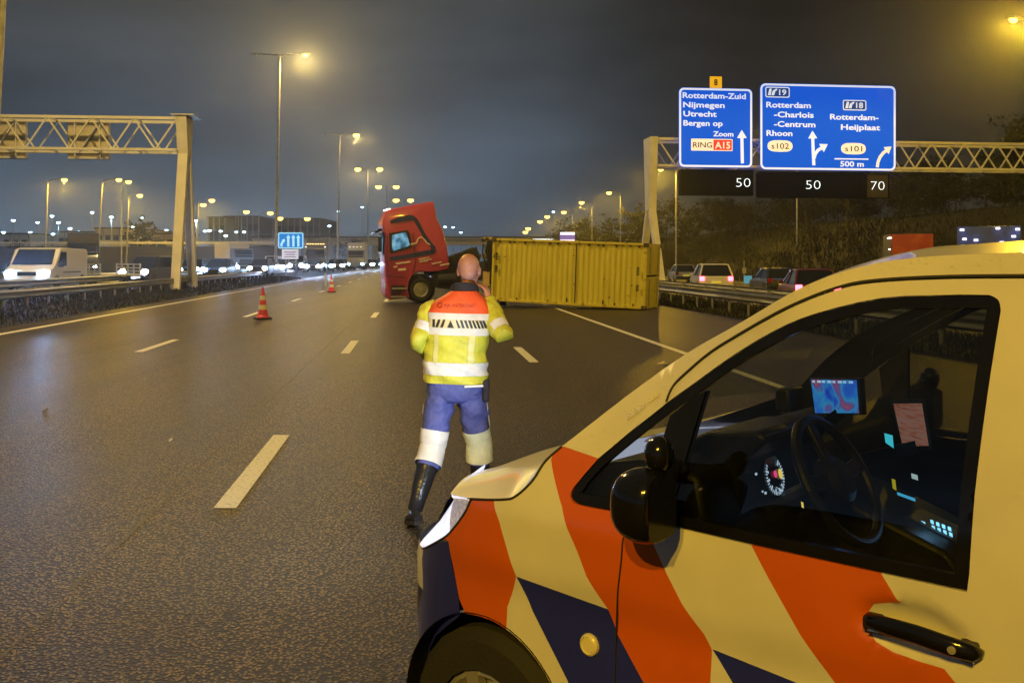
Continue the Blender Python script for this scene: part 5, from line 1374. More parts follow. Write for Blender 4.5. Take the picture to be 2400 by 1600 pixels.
limb('reflective_band', [mixp(ls_, le_, .50), mixp(ls_, le_, .75) + Vector((-.003, -.005, 0))], [.070, .067], M_REF, 24, .003, s2_)
# trousers: seat and two legs, one garment
lh_, lk_, la_ = Vector(J['lh']), Vector(J['lk']), Vector(J['la']); rh_, rk_, ra_ = Vector(J['rh']), Vector(J['rk']), Vector(J['ra'])
q = MB(); rows = []
for z, ra2, rb2 in ((1.06, .195, .135), (.98, .205, .140), (.92, .202, .136), (.87, .180, .118), (.845, .13, .09)):
    rows.append([loc_(Vector((-.400 + ra2 * math.copysign(abs(math.cos(a)) ** .8, math.cos(a)), D0 + rb2 * math.sin(a), z))) for a in [2 * PI * k / 40 for k in range(40)]])
q.rings(rows)
def legm(q, pts, rad, seed):
    w_, P2, R2 = limb('tmp_leg', pts, rad, M_NAVYC, 26, .013, None, seed)
    q.add([v.co for v in w_.data.vertices], [tuple(p.vertices) for p in w_.data.polygons]); bpy.data.objects.remove(w_)
legm(q, [lh_ + Vector((0, 0, .02)), mixp(lh_, lk_, .25) + Vector((-.002, 0, 0)), mixp(lh_, lk_, .65), lk_, mixp(lk_, la_, .35)], [.105, .106, .093, .083, .080], 3)
legm(q, [rh_ + Vector((0, 0, .02)), mixp(rh_, rk_, .25) + Vector((.002, 0, 0)), mixp(rh_, rk_, .65), rk_, mixp(rk_, ra_, .35)], [.105, .106, .093, .083, .080], 8)
tr_ = q.build('trousers', M_NAVYC, off, angle=60)
for a_, b_, hip, sd in ((lk_, la_, lh_, 3), (rk_, ra_, rh_, 8)):
    limb('reflective_band', [mixp(hip, a_, .68), mixp(hip, a_, .86), a_ + Vector((0, -.002, 0)), mixp(a_, b_, .30)], [.103, .098, .095, .098], M_REF if sd == 3 else mat('leg_tape', (.78, .84, .62), .4, var=.1, vscale=20), 26, .005, tr_, sd)
for sgn, hp, kn in ((1, rh_, rk_), (-1, lh_, lk_)):
    q = MB(); rows = []
    for u in lin(.0 if sgn > 0 else .28, .72 if sgn > 0 else .45, 8):
        c = mixp(hp, kn, u); rr = .118 - .022 * u
        rows.append([loc_(c + Vector((sgn * rr * math.cos(e), -rr * math.sin(e), .03))) for e in (.18, .30, .42)])
    q.grid(rows); q.build('side_stripe', M_REF, tr_)
q = MB(); rows = [[loc_(Vector((x, D0 - .150 - .002 * math.sin(9 * x), .965 + .05 * (x + .3) + dz))) for x in lin(-.33, -.20, 6)] for dz in (0, .014)]
q.grid(rows); q.build('pocket_trim', M_REF, tr_)
# belt with a dark holder at the right hip, under the jacket hem
q = MB(); q.box(loc_(Vector((-.185, D0 - .03, .93))), (.05, .09, .16)); q.build('belt_pouch', M_COLLAR, off, bevel=.015)
# boots
for an, toe, kn, sd in ((la_, Vector((-.700, D0 - .12, .04)), lk_, 1), (ra_, Vector((-.200, D0 + .36, .035)), rk_, 2)):
    up = mixp(kn, an, .22); heel = an + Vector((0, -.055, -.085 if sd == 1 else -.07)) 
    fd = (toe - an); fd.z = 0; fd.normalize()
    bo_, _, _ = limb('boot', [up, mixp(kn, an, .6), mixp(kn, an, .85), an + Vector((0, 0, -.03)) + fd * .03], [.078, .068, .056, .052], M_BOOT, 18, .002, off, sd, True)
    # foot: heel-to-toe loft
    q = MB(); rows = []
    h0 = an + Vector((0, 0, -.05 if sd == 1 else -.045)) - fd * .075
    sd_v = Vector((fd.y, -fd.x, 0))
    slope = (toe.z - .03 - (h0.z - .045)) / .30
    for u, w2, hh in ((0, .030, .05), (.03, .040, .075), (.10, .044, .10), (.16, .046, .085), (.22, .050, .06), (.27, .042, .05), (.295, .022, .03)):
        c = h0 + fd * u; zb3 = max(.012, h0.z - .045 + slope * u)
        rows.append([loc_(Vector((c.x, c.y, 0)) + sd_v * (w2 * math.cos(a)) + Vector((0, 0, zb3 + hh * .5 + hh * .5 * math.sin(a)))) for a in [2 * PI * k / 16 for k in range(16)]])
    q.rings(rows); q.build('shoe', M_BOOT, bo_)
    q = MB(); rows = []
    for u, w2 in ((-.004, .030), (.03, .043), (.10, .046), (.16, .048), (.22, .053), (.27, .045), (.30, .022)):
        c = h0 + fd * u; zb3 = max(.004, h0.z - .058 + slope * u)
        rows.append([loc_(Vector((c.x, c.y, zb3)) + sd_v * w2 * a + Vector((0, 0, b))) for a, b in ((-1, 0), (1, 0), (1, .024), (-1, .024))])
    q.rings(rows); q.build('sole', M_RUBBER, bo_, smooth=False)
# ------------------------------------------------------------------ the police van in the foreground
VW = Vector((-.08, 3.08, 0)); VH = Vector((-.758, .653, 0)); VL = Vector((-.653, -.758, 0))
HALF = .96
van = empty('police_van', VW - VL * HALF, math.atan2(VH.y, VH.x), 'white police van with orange and blue stripes, parked across the lanes', 'van')
# body shell: X forward from the front axle, Y left, Z up
def side_v(s, z):
    v = 0.0
    if z > 1.06: v -= .03 * (z - 1.06) + .27 * (z - 1.06) ** 2
    v -= .018 * sm(.93, .80, z) if z < .93 else 0
    if z < .5: v -= .35 * (.5 - z) ** 2
    if z > 1.07: v -= sm(-1.0, -.15, s) * .70 * (z - 1.07) ** 1.25
    k = interp(z, [.8, 1.0, 1.15, 1.3], [0, .1, .18, .2])
    u = (s + k - .02) / .70
    if u > 0: u = min(u, .999); v -= .6 * (1 - math.sqrt(1 - u * u))
    return v
def bowl(s, z):            # hollow behind the door handle
    a = ((s + 1.30) / .125) ** 2 + ((z - 1.012) / .055) ** 2
    return -.034 * max(0.0, 1 - a) ** .55 if a < 1 else 0.0
def van_paint(name, c, rough=.22, coat=1.0):
    m = mat(name, c, rough, coat=coat, var=.07, vscale=4.0, spec=.5)
    nt = m.node_tree; b = nt.nodes['Principled BSDF']; N, K = nt.nodes.new, nt.links.new
    tc = N('ShaderNodeTexCoord')
    # rain drops: small raised beads
    vo = N('ShaderNodeTexVoronoi'); vo.inputs['Scale'].default_value = 95.0; K(tc.outputs['Object'], vo.inputs['Vector'])
    no = N('ShaderNodeTexNoise'); no.inputs['Scale'].default_value = 14.0; K(tc.outputs['Object'], no.inputs['Vector'])
    th = N('ShaderNodeMapRange'); th.inputs[1].default_value = .45; th.inputs[2].default_value = .75; th.inputs[3].default_value = .02; th.inputs[4].default_value = .26
    K(no.outputs[0], th.inputs[0])
    lt = N('ShaderNodeMath'); lt.operation = 'SUBTRACT'; K(th.outputs[0], lt.inputs[0]); K(vo.outputs['Distance'], lt.inputs[1])
    mx = N('ShaderNodeMath'); mx.operation = 'MAXIMUM'; mx.inputs[1].default_value = 0.0; K(lt.outputs[0], mx.inputs[0])
    bp = N('ShaderNodeBump'); bp.inputs['Strength'].default_value = .55; bp.inputs['Distance'].default_value = .012
    K(mx.outputs[0], bp.inputs['Height']); K(bp.outputs[0], b.inputs['Coat Normal'])
    # road film: faint streaks and specks of dirt
    return m
M_VWHITE = van_paint('van_white', (.70, .69, .66), .34, .55)
M_VOR = van_paint('van_orange', (.62, .115, .005), .32, .5)
M_VBLUE = van_paint('van_blue', (.020, .028, .34), .30, .6)
M_LINER = mat('van_liner', (.020, .020, .021), .8)
M_VGLASS = glass('van_glass', (.50, .52, .50), 1.9, .02)
M_SCREENGLASS = glass('windscreen_glass', (.72, .75, .73), .6, .02)
O1 = [(.8, .2), (.8, 1.2), (.10, 1.2), (-.01, 1.12), (-.017, 1.092), (-.052, 1.036), (-.083, .962), (-.117, .879), (-.071, .772), (-.066, .70), (-.066, .2)]
B1 = [(-.117, .879), (-.457, .856), (-.485, .789), (-.573, .676), (-.70, .5), (-.80, .28), (-.80, .2), (-.56, .2), (-.52, .28), (-.43, .44), (-.311, .602), (-.173, .782)]
O2 = [(-.185, 1.32), (-.19, 1.234), (-.215, 1.202), (-.286, 1.118), (-.355, 1.004), (-.39, .936), (-.457, .856), (-.485, .789), (-.573, .676), (-.70, .5), (-.80, .28), (-.775, .5), (-.78, .734), (-.786, .825), (-.767, .862), (-.704, .932), (-.658, 1.001), (-.611, 1.08), (-.56, 1.2), (-.45, 1.32)]
B2 = [(-.787, .827), (-1.024, .803), (-1.10, .70), (-1.25, .5), (-1.38, .28), (-1.42, .2), (-1.15, .2), (-1.1, .28), (-.98, .5), (-.846, .753)]
O3 = [(-.86, 1.2), (-.905, 1.126), (-.958, 1.047), (-1.035, .936), (-1.12, .831), (-1.15, .79), (-1.24, .676), (-1.37, .5), (-1.46, .28), (-1.50, .2), (-1.44, .2), (-1.44, .8), (-1.40, .915), (-1.376, .94), (-1.326, .942), (-1.264, .948), (-1.224, .962), (-1.201, .99), (-1.199, 1.02), (-1.214, 1.044), (-1.278, 1.062), (-1.235, 1.122), (-1.19, 1.2)]
O4 = [(-1.95, 1.2), (-2.1, .9), (-2.3, .6), (-2.5, .2), (-2.2, .2), (-2.0, .6), (-1.75, .95), (-1.70, 1.2)]
O5 = [(a - .62, b) for a, b in O4]; O6 = [(a - 1.24, b) for a, b in O4]; O7 = [(a - 1.86, b) for a, b in O4]
LIV = [(O1, 1), (B1, 2), (O2, 1), (B2, 2), (O3, 1), (O4, 1), (O5, 1), (O6, 1), (O7, 1)]
def skin(name, outline, holes, mats, side=1, step=.04, off_=0.0, thick=.014, livery=False, dent=None, parent=van, liner=True):
    lines = []
    if livery:
        for poly, _ in LIV:
            pts = poly + [poly[0]]
            # keep only the stretches that cross this panel
            sub_ = []
            for a, b in zip(pts, pts[1:]):
                n_ = max(1, int(math.hypot(b[0] - a[0], b[1] - a[1]) / .01))
                for i in range(n_):
                    p0 = (a[0] + (b[0] - a[0]) * i / n_, a[1] + (b[1] - a[1]) * i / n_); p1 = (a[0] + (b[0] - a[0]) * (i + 1) / n_, a[1] + (b[1] - a[1]) * (i + 1) / n_)
                    if inside(p0, outline) and inside(p1, outline): sub_.append([p0, p1])
            lines += sub_
    V, T = cdt_panel(outline, holes, lines, step)
    def f3(p, o):
        y = side_v(p[0], p[1]) + HALF + off_ + o + (dent(p[0], p[1]) if dent else 0)
        return Vector((p[0], y * side, p[1]))
    q = MB(); n = len(V)
    vs = [f3(p, 0) for p in V]; fs = []; ms = []
    edge = {}
    for t_ in T:
        a, b, c = t_
        # outward winding
        nn = (vs[b] - vs[a]).cross(vs[c] - vs[a])
        if nn.y * side < 0: t_ = (a, c, b)
        fs.append(t_)
        cx = sum(V[i][0] for i in t_) / 3; cz = sum(V[i][1] for i in t_) / 3; mi = 0
        if livery:
            for poly, k in LIV:
                if inside((cx, cz), poly): mi = k
        ms.append(mi)
        for i in range(3):
            e = (t_[i], t_[(i + 1) % 3]); edge[e] = mi
    li = len(mats) if liner else 0
    vs2 = vs + [f3(p, -thick) for p in V]
    if thick:
        for t_ in list(fs[:len(T)]): fs.append((t_[0] + n, t_[2] + n, t_[1] + n)); ms.append(li)
        for (a, b), mi in edge.items():
            if (b, a) not in edge: fs.append((b, a, a + n, b + n)); ms.append(mi)
    else: vs2 = vs
    q.v = vs2; q.f = fs; q.m = ms
    return q.build(name, list(mats) + ([M_LINER] if liner else []), parent, angle=50)
SHUT = [(.247, 1.061), (.100, 1.078), (-.057, 1.104), (-.105, 1.122), (-.149, 1.170), (-.172, 1.228), (-.212, 1.274)]
def smooth_poly(pts, n=5):
    out = []
    for i in range(len(pts) - 1):
        p0, p1, p2, p3 = pts[max(0, i - 1)], pts[i], pts[i + 1], pts[min(len(pts) - 1, i + 2)]
        for j in range(n):
            u = j / n
            out.append(tuple(.5 * (2 * p1[k] + (p2[k] - p0[k]) * u + (2 * p0[k] - 5 * p1[k] + 4 * p2[k] - p3[k]) * u * u + (3 * p1[k] - p0[k] - 3 * p2[k] + p3[k]) * u ** 3) for k in (0, 1)))
    out.append(tuple(pts[-1])); return out
ROOFL = smooth_poly([(-.212, 1.275), (-.391, 1.44), (-.577, 1.573), (-.802, 1.687), (-.995, 1.790), (-1.156, 1.842), (-1.34, 1.862), (-1.60, 1.870)], 4) + [(-2.6, 1.872), (-4.12, 1.86)]
GUT = smooth_poly([(-.560, 1.440), (-.568, 1.482), (-.604, 1.522), (-.690, 1.591), (-.811, 1.659), (-.943, 1.728), (-1.061, 1.778), (-1.158, 1.799), (-1.337, 1.811), (-1.56, 1.815)], 4)
WIN_A = smooth_poly([(-1.431, 1.329), (-1.445, 1.565), (-1.455, 1.729)], 3) + smooth_poly([(-1.455, 1.735), (-1.448, 1.757), (-1.428, 1.768)], 3) + smooth_poly([(-1.40, 1.768), (-1.334, 1.766), (-1.181, 1.755), (-1.02, 1.712), (-.903, 1.660), (-.767, 1.580), (-.655, 1.503), (-.556, 1.432), (-.455, 1.348), (-.365, 1.261), (-.318, 1.195)], 3)
WIN = WIN_A + smooth_poly([(-.318, 1.19), (-.304, 1.161), (-.312, 1.142), (-.345, 1.132)], 3) + [(-.473, 1.134), (-.693, 1.129), (-.904, 1.126), (-1.236, 1.123), (-1.422, 1.121), (-1.426, 1.16)]
WF = [p for p in WIN_A if p[0] > -.57]            # the window's sloping front edge
ARC = [(.03 + .345 * math.cos(a), .37 + .345 * math.sin(a)) for a in [math.radians(t) for t in range(76, 196, 6)]]
DOORL = [(-.52, 1.135), (-.513, 1.06), (-.509, 1.011), (-.497, .921), (-.477, .759), (-.470, .5), (-.470, .26)]
lf = WIN[[i for i, p in enumerate(WIN) if p[0] > -.345][0]:]
WFR = [(-.365, 1.261), (-.318, 1.19), (-.304, 1.161), (-.312, 1.142), (-.345, 1.132), (-.473, 1.134)]
FENDER = smooth_poly(SHUT[1:], 4) + smooth_poly(WFR, 3) + DOORL + [(-.296, .26)] + ARC[::-1] + [(.146, .746), (.205, .919), (.239, .922), (.177, .971), (.121, 1.031)]
RAILP = ROOFL + [(-4.12, 1.806), (-2.6, 1.815)] + GUT[::-1] + [(-.556, 1.432), (-.455, 1.348), (-.365, 1.261)]
def inset_poly(pts, d):
    n = len(pts); out = []
    area = sum(pts[i][0] * pts[(i + 1) % n][1] - pts[(i + 1) % n][0] * pts[i][1] for i in range(n)); sg = 1 if area > 0 else -1
    for i in range(n):
        p0, p1, p2 = Vector(pts[i - 1]), Vector(pts[i]), Vector(pts[(i + 1) % n])
        e1 = (p1 - p0).normalized(); e2 = (p2 - p1).normalized()
        n1 = Vector((-e1.y, e1.x)) * sg; n2 = Vector((-e2.y, e2.x)) * sg; b = (n1 + n2)
        b = b / max(.35, b.length_squared / 2) if b.length > 1e-6 else n1
        out.append(tuple(p1 + b * d))
    return out
g_ = .0035
DOOR = [(x - .004, z + .0) for x, z in DOORL[::-1]] + [(-.566, 1.436)] + [(x, z - g_ * 2) for x, z in GUT] + [(-1.61, 1.78), (-1.632, 1.70), (-1.625, 1.12), (-1.61, .26)]
REAR = [(-1.637, 1.812), (-1.64, 1.70), (-1.633, 1.12), (-1.618, .26), (-2.78, .26)] + [(-3.17 + .37 * math.cos(a), .37 + .345 * math.sin(a)) for a in [math.radians(t) for t in range(10, 171, 10)]] + [(-3.55, .26), (-4.10, .30), (-4.12, 1.80)]
RW = rrect(-2.72, 1.16, -1.74, 1.70, .06); RW2 = rrect(-3.95, 1.16, -2.84, 1.70, .06)
WINI = inset_poly(WIN, .030)
SEALW = WIN
for side in (1, -1):
    lv = True
    skin('front_fender', FENDER, [], [M_VWHITE, M_VOR, M_VBLUE], side, .03, livery=lv)
    skin('roof_rail', RAILP, [], [M_VWHITE], side, .035)
    skin('front_door', DOOR, [inset_poly(WIN, -.001)], [M_VWHITE, M_VOR, M_VBLUE], side, .026 if side > 0 else .05, livery=lv, dent=bowl)
    skin('side_panel', REAR, [RW, RW2], [M_VWHITE, M_VOR, M_VBLUE], side, .09, livery=lv)
    skin('window_seal', inset_poly(WIN, .002), [WINI], [M_GLOSSBLACK], side, .05, -.004, .02)
    skin('door_glass', [p for p in WINI], [], [M_VGLASS], side, .06, -.010, 0, liner=False)
    skin('window_bar', [(-.585, 1.405), (-.665, 1.470), (-.700, 1.485), (-.655, 1.14), (-.565, 1.14)], [], [M_GLOSSBLACK], side, .05, -.006, .03)
    for w_ in (RW, RW2): skin('side_window', inset_poly(w_, .001), [], [M_CARGLASS], side, .15, -.006, .01)
    # wheels, arches, sills
    wheel(van, (.03, side * .83, .335), .335, .23, side)
    wheel(van, (-3.17, side * .83, .335), .335, .23, side)
    q = MB(); rows = []
    for y in (side * (HALF - .012), side * (HALF - .36)):
        rows.append([Vector((.03 + .352 * math.cos(a), y, .37 + .352 * math.sin(a))) for a in [math.radians(t) for t in range(-12, 196, 8)]])
    q.grid(rows); q.build('wheel_arch', M_BLACK, van)
    q = MB(); q.box((.03, side * (HALF - .37), .45), (.8, .02, .8)); q.build('wheel_arch', M_BLACK, van, smooth=False)
    q = MB(); q.box((-1.6, side * (HALF - .06), .22), (2.5, .10, .10)); q.build('sill', M_BLACK, van, bevel=.02)
    # bumper corner and nose
    q = MB(); NA, NC, NR = 16, 6, 12; rows = []; cols = []
    for j in range(NR + 1):
        f = j / NR; row = []; ss = []
        for i in range(NA + NC + 1):
            zt_ = .0
            # plan position
            def plan(z, i=i):
                k = interp(z, [.8, 1.0, 1.15, 1.3], [0, .1, .18, .2])
                s0 = interp(z, [.26, .37, .55, .714, .746, .919], [.36, .375, .325, .111, .146, .205]) + .003
                th0 = math.asin(max(-.99, min(.99, (s0 + k - .02) / .7)))
                if i <= NA:
                    th = th0 + (PI / 2 - .05 - th0) * i / NA
                    s = .02 - k + .7 * math.sin(th); return s, side_v(s, z)
                s = .02 - k + .7 * math.sin(PI / 2 - .05); v = side_v(s, z); u = (i - NA) / NC
                return s + .10 * (1 - (1 - u) ** 2), v + (-HALF - v) * u
            s_, _ = plan(.6)
            top = interp(s_, [.2, .239, .386, .438, .6, .75], [.92, .92, .848, .829, .80, .79]) + .022
            if i == 0: top = .918
            z = .24 + f * (top - .24); s_, v_ = plan(z)
            row.append(Vector((s_, side * (v_ + HALF), z))); ss.append(s_)
        rows.append(row); cols.append(ss)
    W_ = NA + NC + 1
    q.v = [v for r_ in rows for v in r_]
    for j in range(NR):
        for i in range(W_ - 1):
            f = (j * W_ + i, j * W_ + i + 1, (j + 1) * W_ + i + 1, (j + 1) * W_ + i)
            if side > 0: f = f[::-1]
            sm_s = (cols[j][i] + cols[j + 1][i + 1]) / 2; zm_ = rows[j][i].z
            q.f.append(f); q.m.append(1 if i < 5 else (2 if zm_ < .66 or i > NA - 1 else 0))
    q.build('bumper', [M_VWHITE, M_VBLUE, M_BLACK], van, angle=50)
    btop = rows[NR]
    # headlamp
    C1 = smooth_poly([(.097, 1.074), (.121, 1.031), (.177, .971), (.239, .922), (.386, .848), (.438, .829)], 4)
    C1 = [Vector((s, side_v(s, z) + HALF, z)) for s, z in C1]
    k2 = [Vector((.099, side_v(.098, 1.075) + HALF, 1.075)), Vector((.247, side_v(.247, 1.061) + HALF, 1.060)), Vector((.36, HALF - .30, 1.066)), Vector((.50, HALF - .55, 1.058)), Vector((.58, HALF - .60, .98)), Vector((.58, HALF - .50, .89)), Vector((.47, side_v(.47, .84) + HALF - .01, .838)), Vector((.44, side_v(.44, .83) + HALF, .831))]
    def at_curve(c, u):
        x = u * (len(c) - 1); i = min(int(x), len(c) - 2); return c[i].lerp(c[i + 1], x - i)
    rows = []
    for a in range(25):
        u = a / 24; p0, p1 = at_curve(C1, u), at_curve(k2, u); row = []
        for b in range(9):
            w_ = b / 8; p = p0.lerp(p1, w_) + Vector((.62, .60, .25)) * (.050 * math.sin(PI * w_) * math.sin(PI * min(1, u * 1.02)))
            row.append(Vector((p.x, p.y * side, p.z)))
        rows.append(row if side > 0 else row[::-1])
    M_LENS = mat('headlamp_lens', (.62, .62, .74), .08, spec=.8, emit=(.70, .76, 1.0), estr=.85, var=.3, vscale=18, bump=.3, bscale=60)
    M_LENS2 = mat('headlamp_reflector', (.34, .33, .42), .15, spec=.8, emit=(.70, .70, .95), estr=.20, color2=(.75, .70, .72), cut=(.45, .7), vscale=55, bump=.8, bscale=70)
    q = MB(); q.grid(rows)
    for fi_ in range(len(q.f)): q.m[fi_] = 1 if (fi_ // 8 < 12 and (fi_ % 8 if side > 0 else 7 - fi_ % 8) < 5) else 0
    hl = q.build('headlight', [M_LENS, M_LENS2], van, angle=60)
    q = MB(); q.tube([Vector((v.x, v.y * side, v.z)) for v in C1], .0045, 6); q.build('headlight_seal', M_DARK, hl)
    lamp('SPOT', van, (.74, side * (HALF - .42), .90), 300 if side < 0 else 8, (.72, .84, 1.0), .07, rot=(0, -PI / 2 - .13, 0.0), spot=92 if side < 0 else 60, blend=.7)
    # hood half
    HE = smooth_poly(SHUT, 4); rows = []
    nH = len(HE)
    for i, (s, z) in enumerate(HE):
        f = i / (nH - 1); v = side_v(s, z); row = []
        cs, cz = .62 + (-.02 - .62) * f ** 1.1, interp(f, [0, .3, .7, 1], [1.000, 1.075, 1.14, 1.175])
        for j in range(13):
            t_ = j / 12
            vv = v - .004 + (-HALF - v) * t_; e = math.sin(t_ * PI / 2)
            zz_ = z + .0 + (cz - z) * e + (.020 * math.sin(PI * min(1, t_ * 1.6)) * (1 - f) if t_ < .63 else 0)
            row.append(Vector((s + (cs - s) * e, side * (vv + HALF), zz_)))
        rows.append(row if side < 0 else row[::-1])
    q = MB(); q.grid(rows); q.build('hood', M_VWHITE, van, angle=60)
    hfr = rows[0] if side < 0 else rows[0][::-1]
    gr_rows = [[], [], []]
    for j in range(13):
        u = j / 12; a = hfr[min(12, 3 + int(round(u * 9)))]; x = (NA - 3) + u * (NA + NC - (NA - 3)); i0 = min(int(x), NA + NC - 1); b = btop[i0].lerp(btop[i0 + 1], x - i0)
        for k, w_ in enumerate((0.0, .5, 1.0)): gr_rows[k].append(a.lerp(b, w_) + Vector((.02 * (1 - abs(2 * w_ - 1)) - .012, 0, -.006 if k == 0 else 0)))
    q = MB(); q.grid(gr_rows if side > 0 else [g2[::-1] for g2 in gr_rows]); q.build('grille', M_GLOSSBLACK, van, angle=60)
    # shut-line shadows: dark tubes stand for the shade in the gaps
    q = MB(); q.tube([Vector((s, side * (side_v(s, z) + HALF + .0015), z)) for s, z in smooth_poly(SHUT[1:], 6)], .0042, 6); q.build('hood_seam', M_DARK, van)
    q = MB(); q.tube([Vector((s, side * (side_v(s, z) + HALF + .0005), z)) for s, z in GUT], .0042, 6); q.build('door_gap_shade', M_DARK, van)
    q = MB(); q.tube([Vector((s, side * (side_v(s, z) + HALF - .0005), z)) for s, z in DOORL], .0022, 6); q.build('door_gap_shade', M_DARK, van)
    # rear corner
    q = MB(); q.box((-4.10, side * .48, 1.05), (.10, .90, 1.56)); q.build('tailgate', M_VWHITE, van, bevel=.04)
    q = MB(); q.box((-4.14, side * .83, 1.1), (.10, .16, .70)); q.build('tail_light', mat('tail_lens', (.25, .01, .01), .2), van, bevel=.03)
# roof and windscreen, across the van
left_r = [p for p in ROOFL]
rows = []
for s, z in [p for p in ROOFL if p[0] <= -.99]:
    y = side_v(s, z) + HALF
    rows.append([Vector((s + .06 * (1 - (2 * t_ - 1) ** 2) * (1 if s > -1.2 else 0), y * (1 - 2 * t_), z + .045 * (1 - (2 * t_ - 1) ** 2))) for t_ in [i / 16 for i in range(17)]])
q = MB(); q.grid(rows[::-1]); q.build('roof', M_VWHITE, van, angle=60)
rows2 = [[v + Vector((0, 0, -.05)) for v in r_] for r_ in rows]
q = MB(); q.grid(rows2); q.build('headliner', mat('headliner', (.10, .095, .085), .9), van)
rows = []
for s, z in [p for p in ROOFL if p[0] >= -1.02]:
    y = side_v(s, z) + HALF - .01
    rows.append([Vector((s + .16 * (1 - (2 * t_ - 1) ** 2), y * (1 - 2 * t_), z + .01 * (1 - (2 * t_ - 1) ** 2) - .004)) for t_ in [i / 16 for i in range(17)]])
q = MB(); q.grid(rows); q.build('windscreen', M_SCREENGLASS, van, angle=60)
# stickers and small fittings on the near side
def on_side(s, z, o=0.0): return Vector((s, side_v(s, z) + HALF + o, z))
def patch(name, pts, m, o=.0025):
    q = MB(); vs = [on_side(s, z, o) for s, z in pts]; q.add(vs, [tuple(range(len(vs)))[::-1]]); return q.build(name, m, van, smooth=False)
M_STK = mat('sticker_white', (.80, .80, .84), .25, coat=.8, color2=(.55, .55, .62), vscale=160, cut=(.45, .55))
patch('sticker', [(-.428, 1.372), (-.415, 1.388), (-.470, 1.433), (-.482, 1.418)], M_STK)
patch('sticker', [(-.487, 1.426), (-.482, 1.440), (-.515, 1.463), (-.521, 1.452)], mat('sticker_cream', (.80, .78, .66), .3, color2=(.62, .58, .45), vscale=160, cut=(.45, .55)))
q = MB(); cc_ = on_side(-.388, .736); q.lathe([(.001, .010), (.020, .010), (.023, .006), (.026, .012), (.031, .008), (.033, .0)], (0, 0, 0), 24, axis='Y')
for v in q.v: v.y *= 1.0
for i, v in enumerate(q.v): q.v[i] = cc_ + Vector((v.x, v.y, v.z))
q.build('round_cap', mat('cap_cream', (.72, .66, .40), .35, coat=.6), van)
# door handle: a pull bar bridging the hollow, with a lock
hp = [(-1.200, 1.012), (-1.215, 1.014), (-1.26, 1.016), (-1.33, 1.014), (-1.40, 1.006), (-1.445, 1.000), (-1.460, .998)]
q = MB(); rows = []
for (s, z), w_, o in zip(hp, (.008, .018, .021, .022, .022, .020, .008), (.006, .020, .030, .034, .034, .026, .012)):
    c = on_side(s, z, o); rows.append([c + Vector((0, .014 * math.sin(a), w_ * math.cos(a))) for a in [2 * PI * k / 14 for k in range(14)]])
q.rings(rows); hd = q.build('door_handle', M_GLOSSBLACK, van, angle=60)
for s, z in ((-1.222, 1.010), (-1.43, 1.0)):
    q = MB(); a = on_side(s, z, -.012); b = on_side(s, z, .028); q.bar(a, b, .04, .034); q.build('handle_mount', M_BLACK, hd, bevel=.006)
q = MB(); c = on_side(-1.405, 1.003, .046); q.lathe([(.001, .004), (.0085, .003), (.0095, 0)], c, 16, axis='Y'); q.build('lock', mat('lock_metal', (.6, .57, .45), .3, .6), hd)
q = MB(); q.tube([on_side(s, z - .020, .026) for s, z in hp[1:-1]], .0045, 6); q.build('chrome_strip', mat('chrome', (.7, .68, .66), .12, 1.0), hd)
# door mirror
for side in (1, -1):
    mr = MB(); rows = []
    C = Vector((-.675, HALF + .130, 1.215))
    for i in range(17):
        th = PI * i / 16; row = []
        for k in range(28):
            ph = 2 * PI * k / 28; e = .8
            sx = math.sin(th); x = .088 * math.copysign(abs(math.cos(ph)) ** e, math.cos(ph)) * sx; y = .086 * math.copysign(abs(math.sin(ph)) ** e, math.sin(ph)) * sx; z = .098 * math.copysign(abs(math.cos(th)) ** .75, math.cos(th))
            x = max(x, -.050); v = C + Vector((x, y, z)); row.append(Vector((v.x, v.y * side, v.z)))
        rows.append(row)
    mr.rings(rows, cap=False); mo = mr.build('door_mirror', M_GLOSSBLACK, van, angle=40)
    q = MB(); q.add([Vector((C.x - .0515, (C.y + a) * side, C.z + b)) for a, b in rrect(-.066, -.080, .066, .080, .03, 4)], [tuple(range(20, -1, -1))[:20] if False else tuple(range(20))])
    q.f = [tuple(range(len(q.v)))]; q.m = [0]; q.build('mirror_glass', mat('mirror_glass', (.010, .010, .010), .15, .0, spec=.25, var=.02), mo, smooth=False)
    q = MB(); rows = []
    C2 = Vector((-.700, HALF + .105, 1.345))
    for i in range(13):
        th = PI * i / 12
        rows.append([Vector((C2.x + .040 * math.sin(th) * math.cos(p_), (C2.y + .040 * math.sin(th) * math.sin(p_)) * side, C2.z + .048 * math.cos(th))) for p_ in [2 * PI * k / 16 for k in range(16)]])
    q.rings(rows, cap=False); q.build('spotting_mirror', M_GLOSSBLACK, mo)
    q = MB(); q.bar((C2.x, C2.y * side, C2.z), (C.x, C.y * side, C.z + .05), .03, .03); q.bar((C.x + .01, (C.y - .02) * side, C.z - .03), (-.63, (HALF - .02) * side, 1.165), .09, .07); q.bar((C2.x, C2.y * side, C2.z - .02), (-.64, (HALF - .06) * side, 1.27), .04, .06)
    q.build('mirror_arm', M_BLACK, mo, bevel=.008)
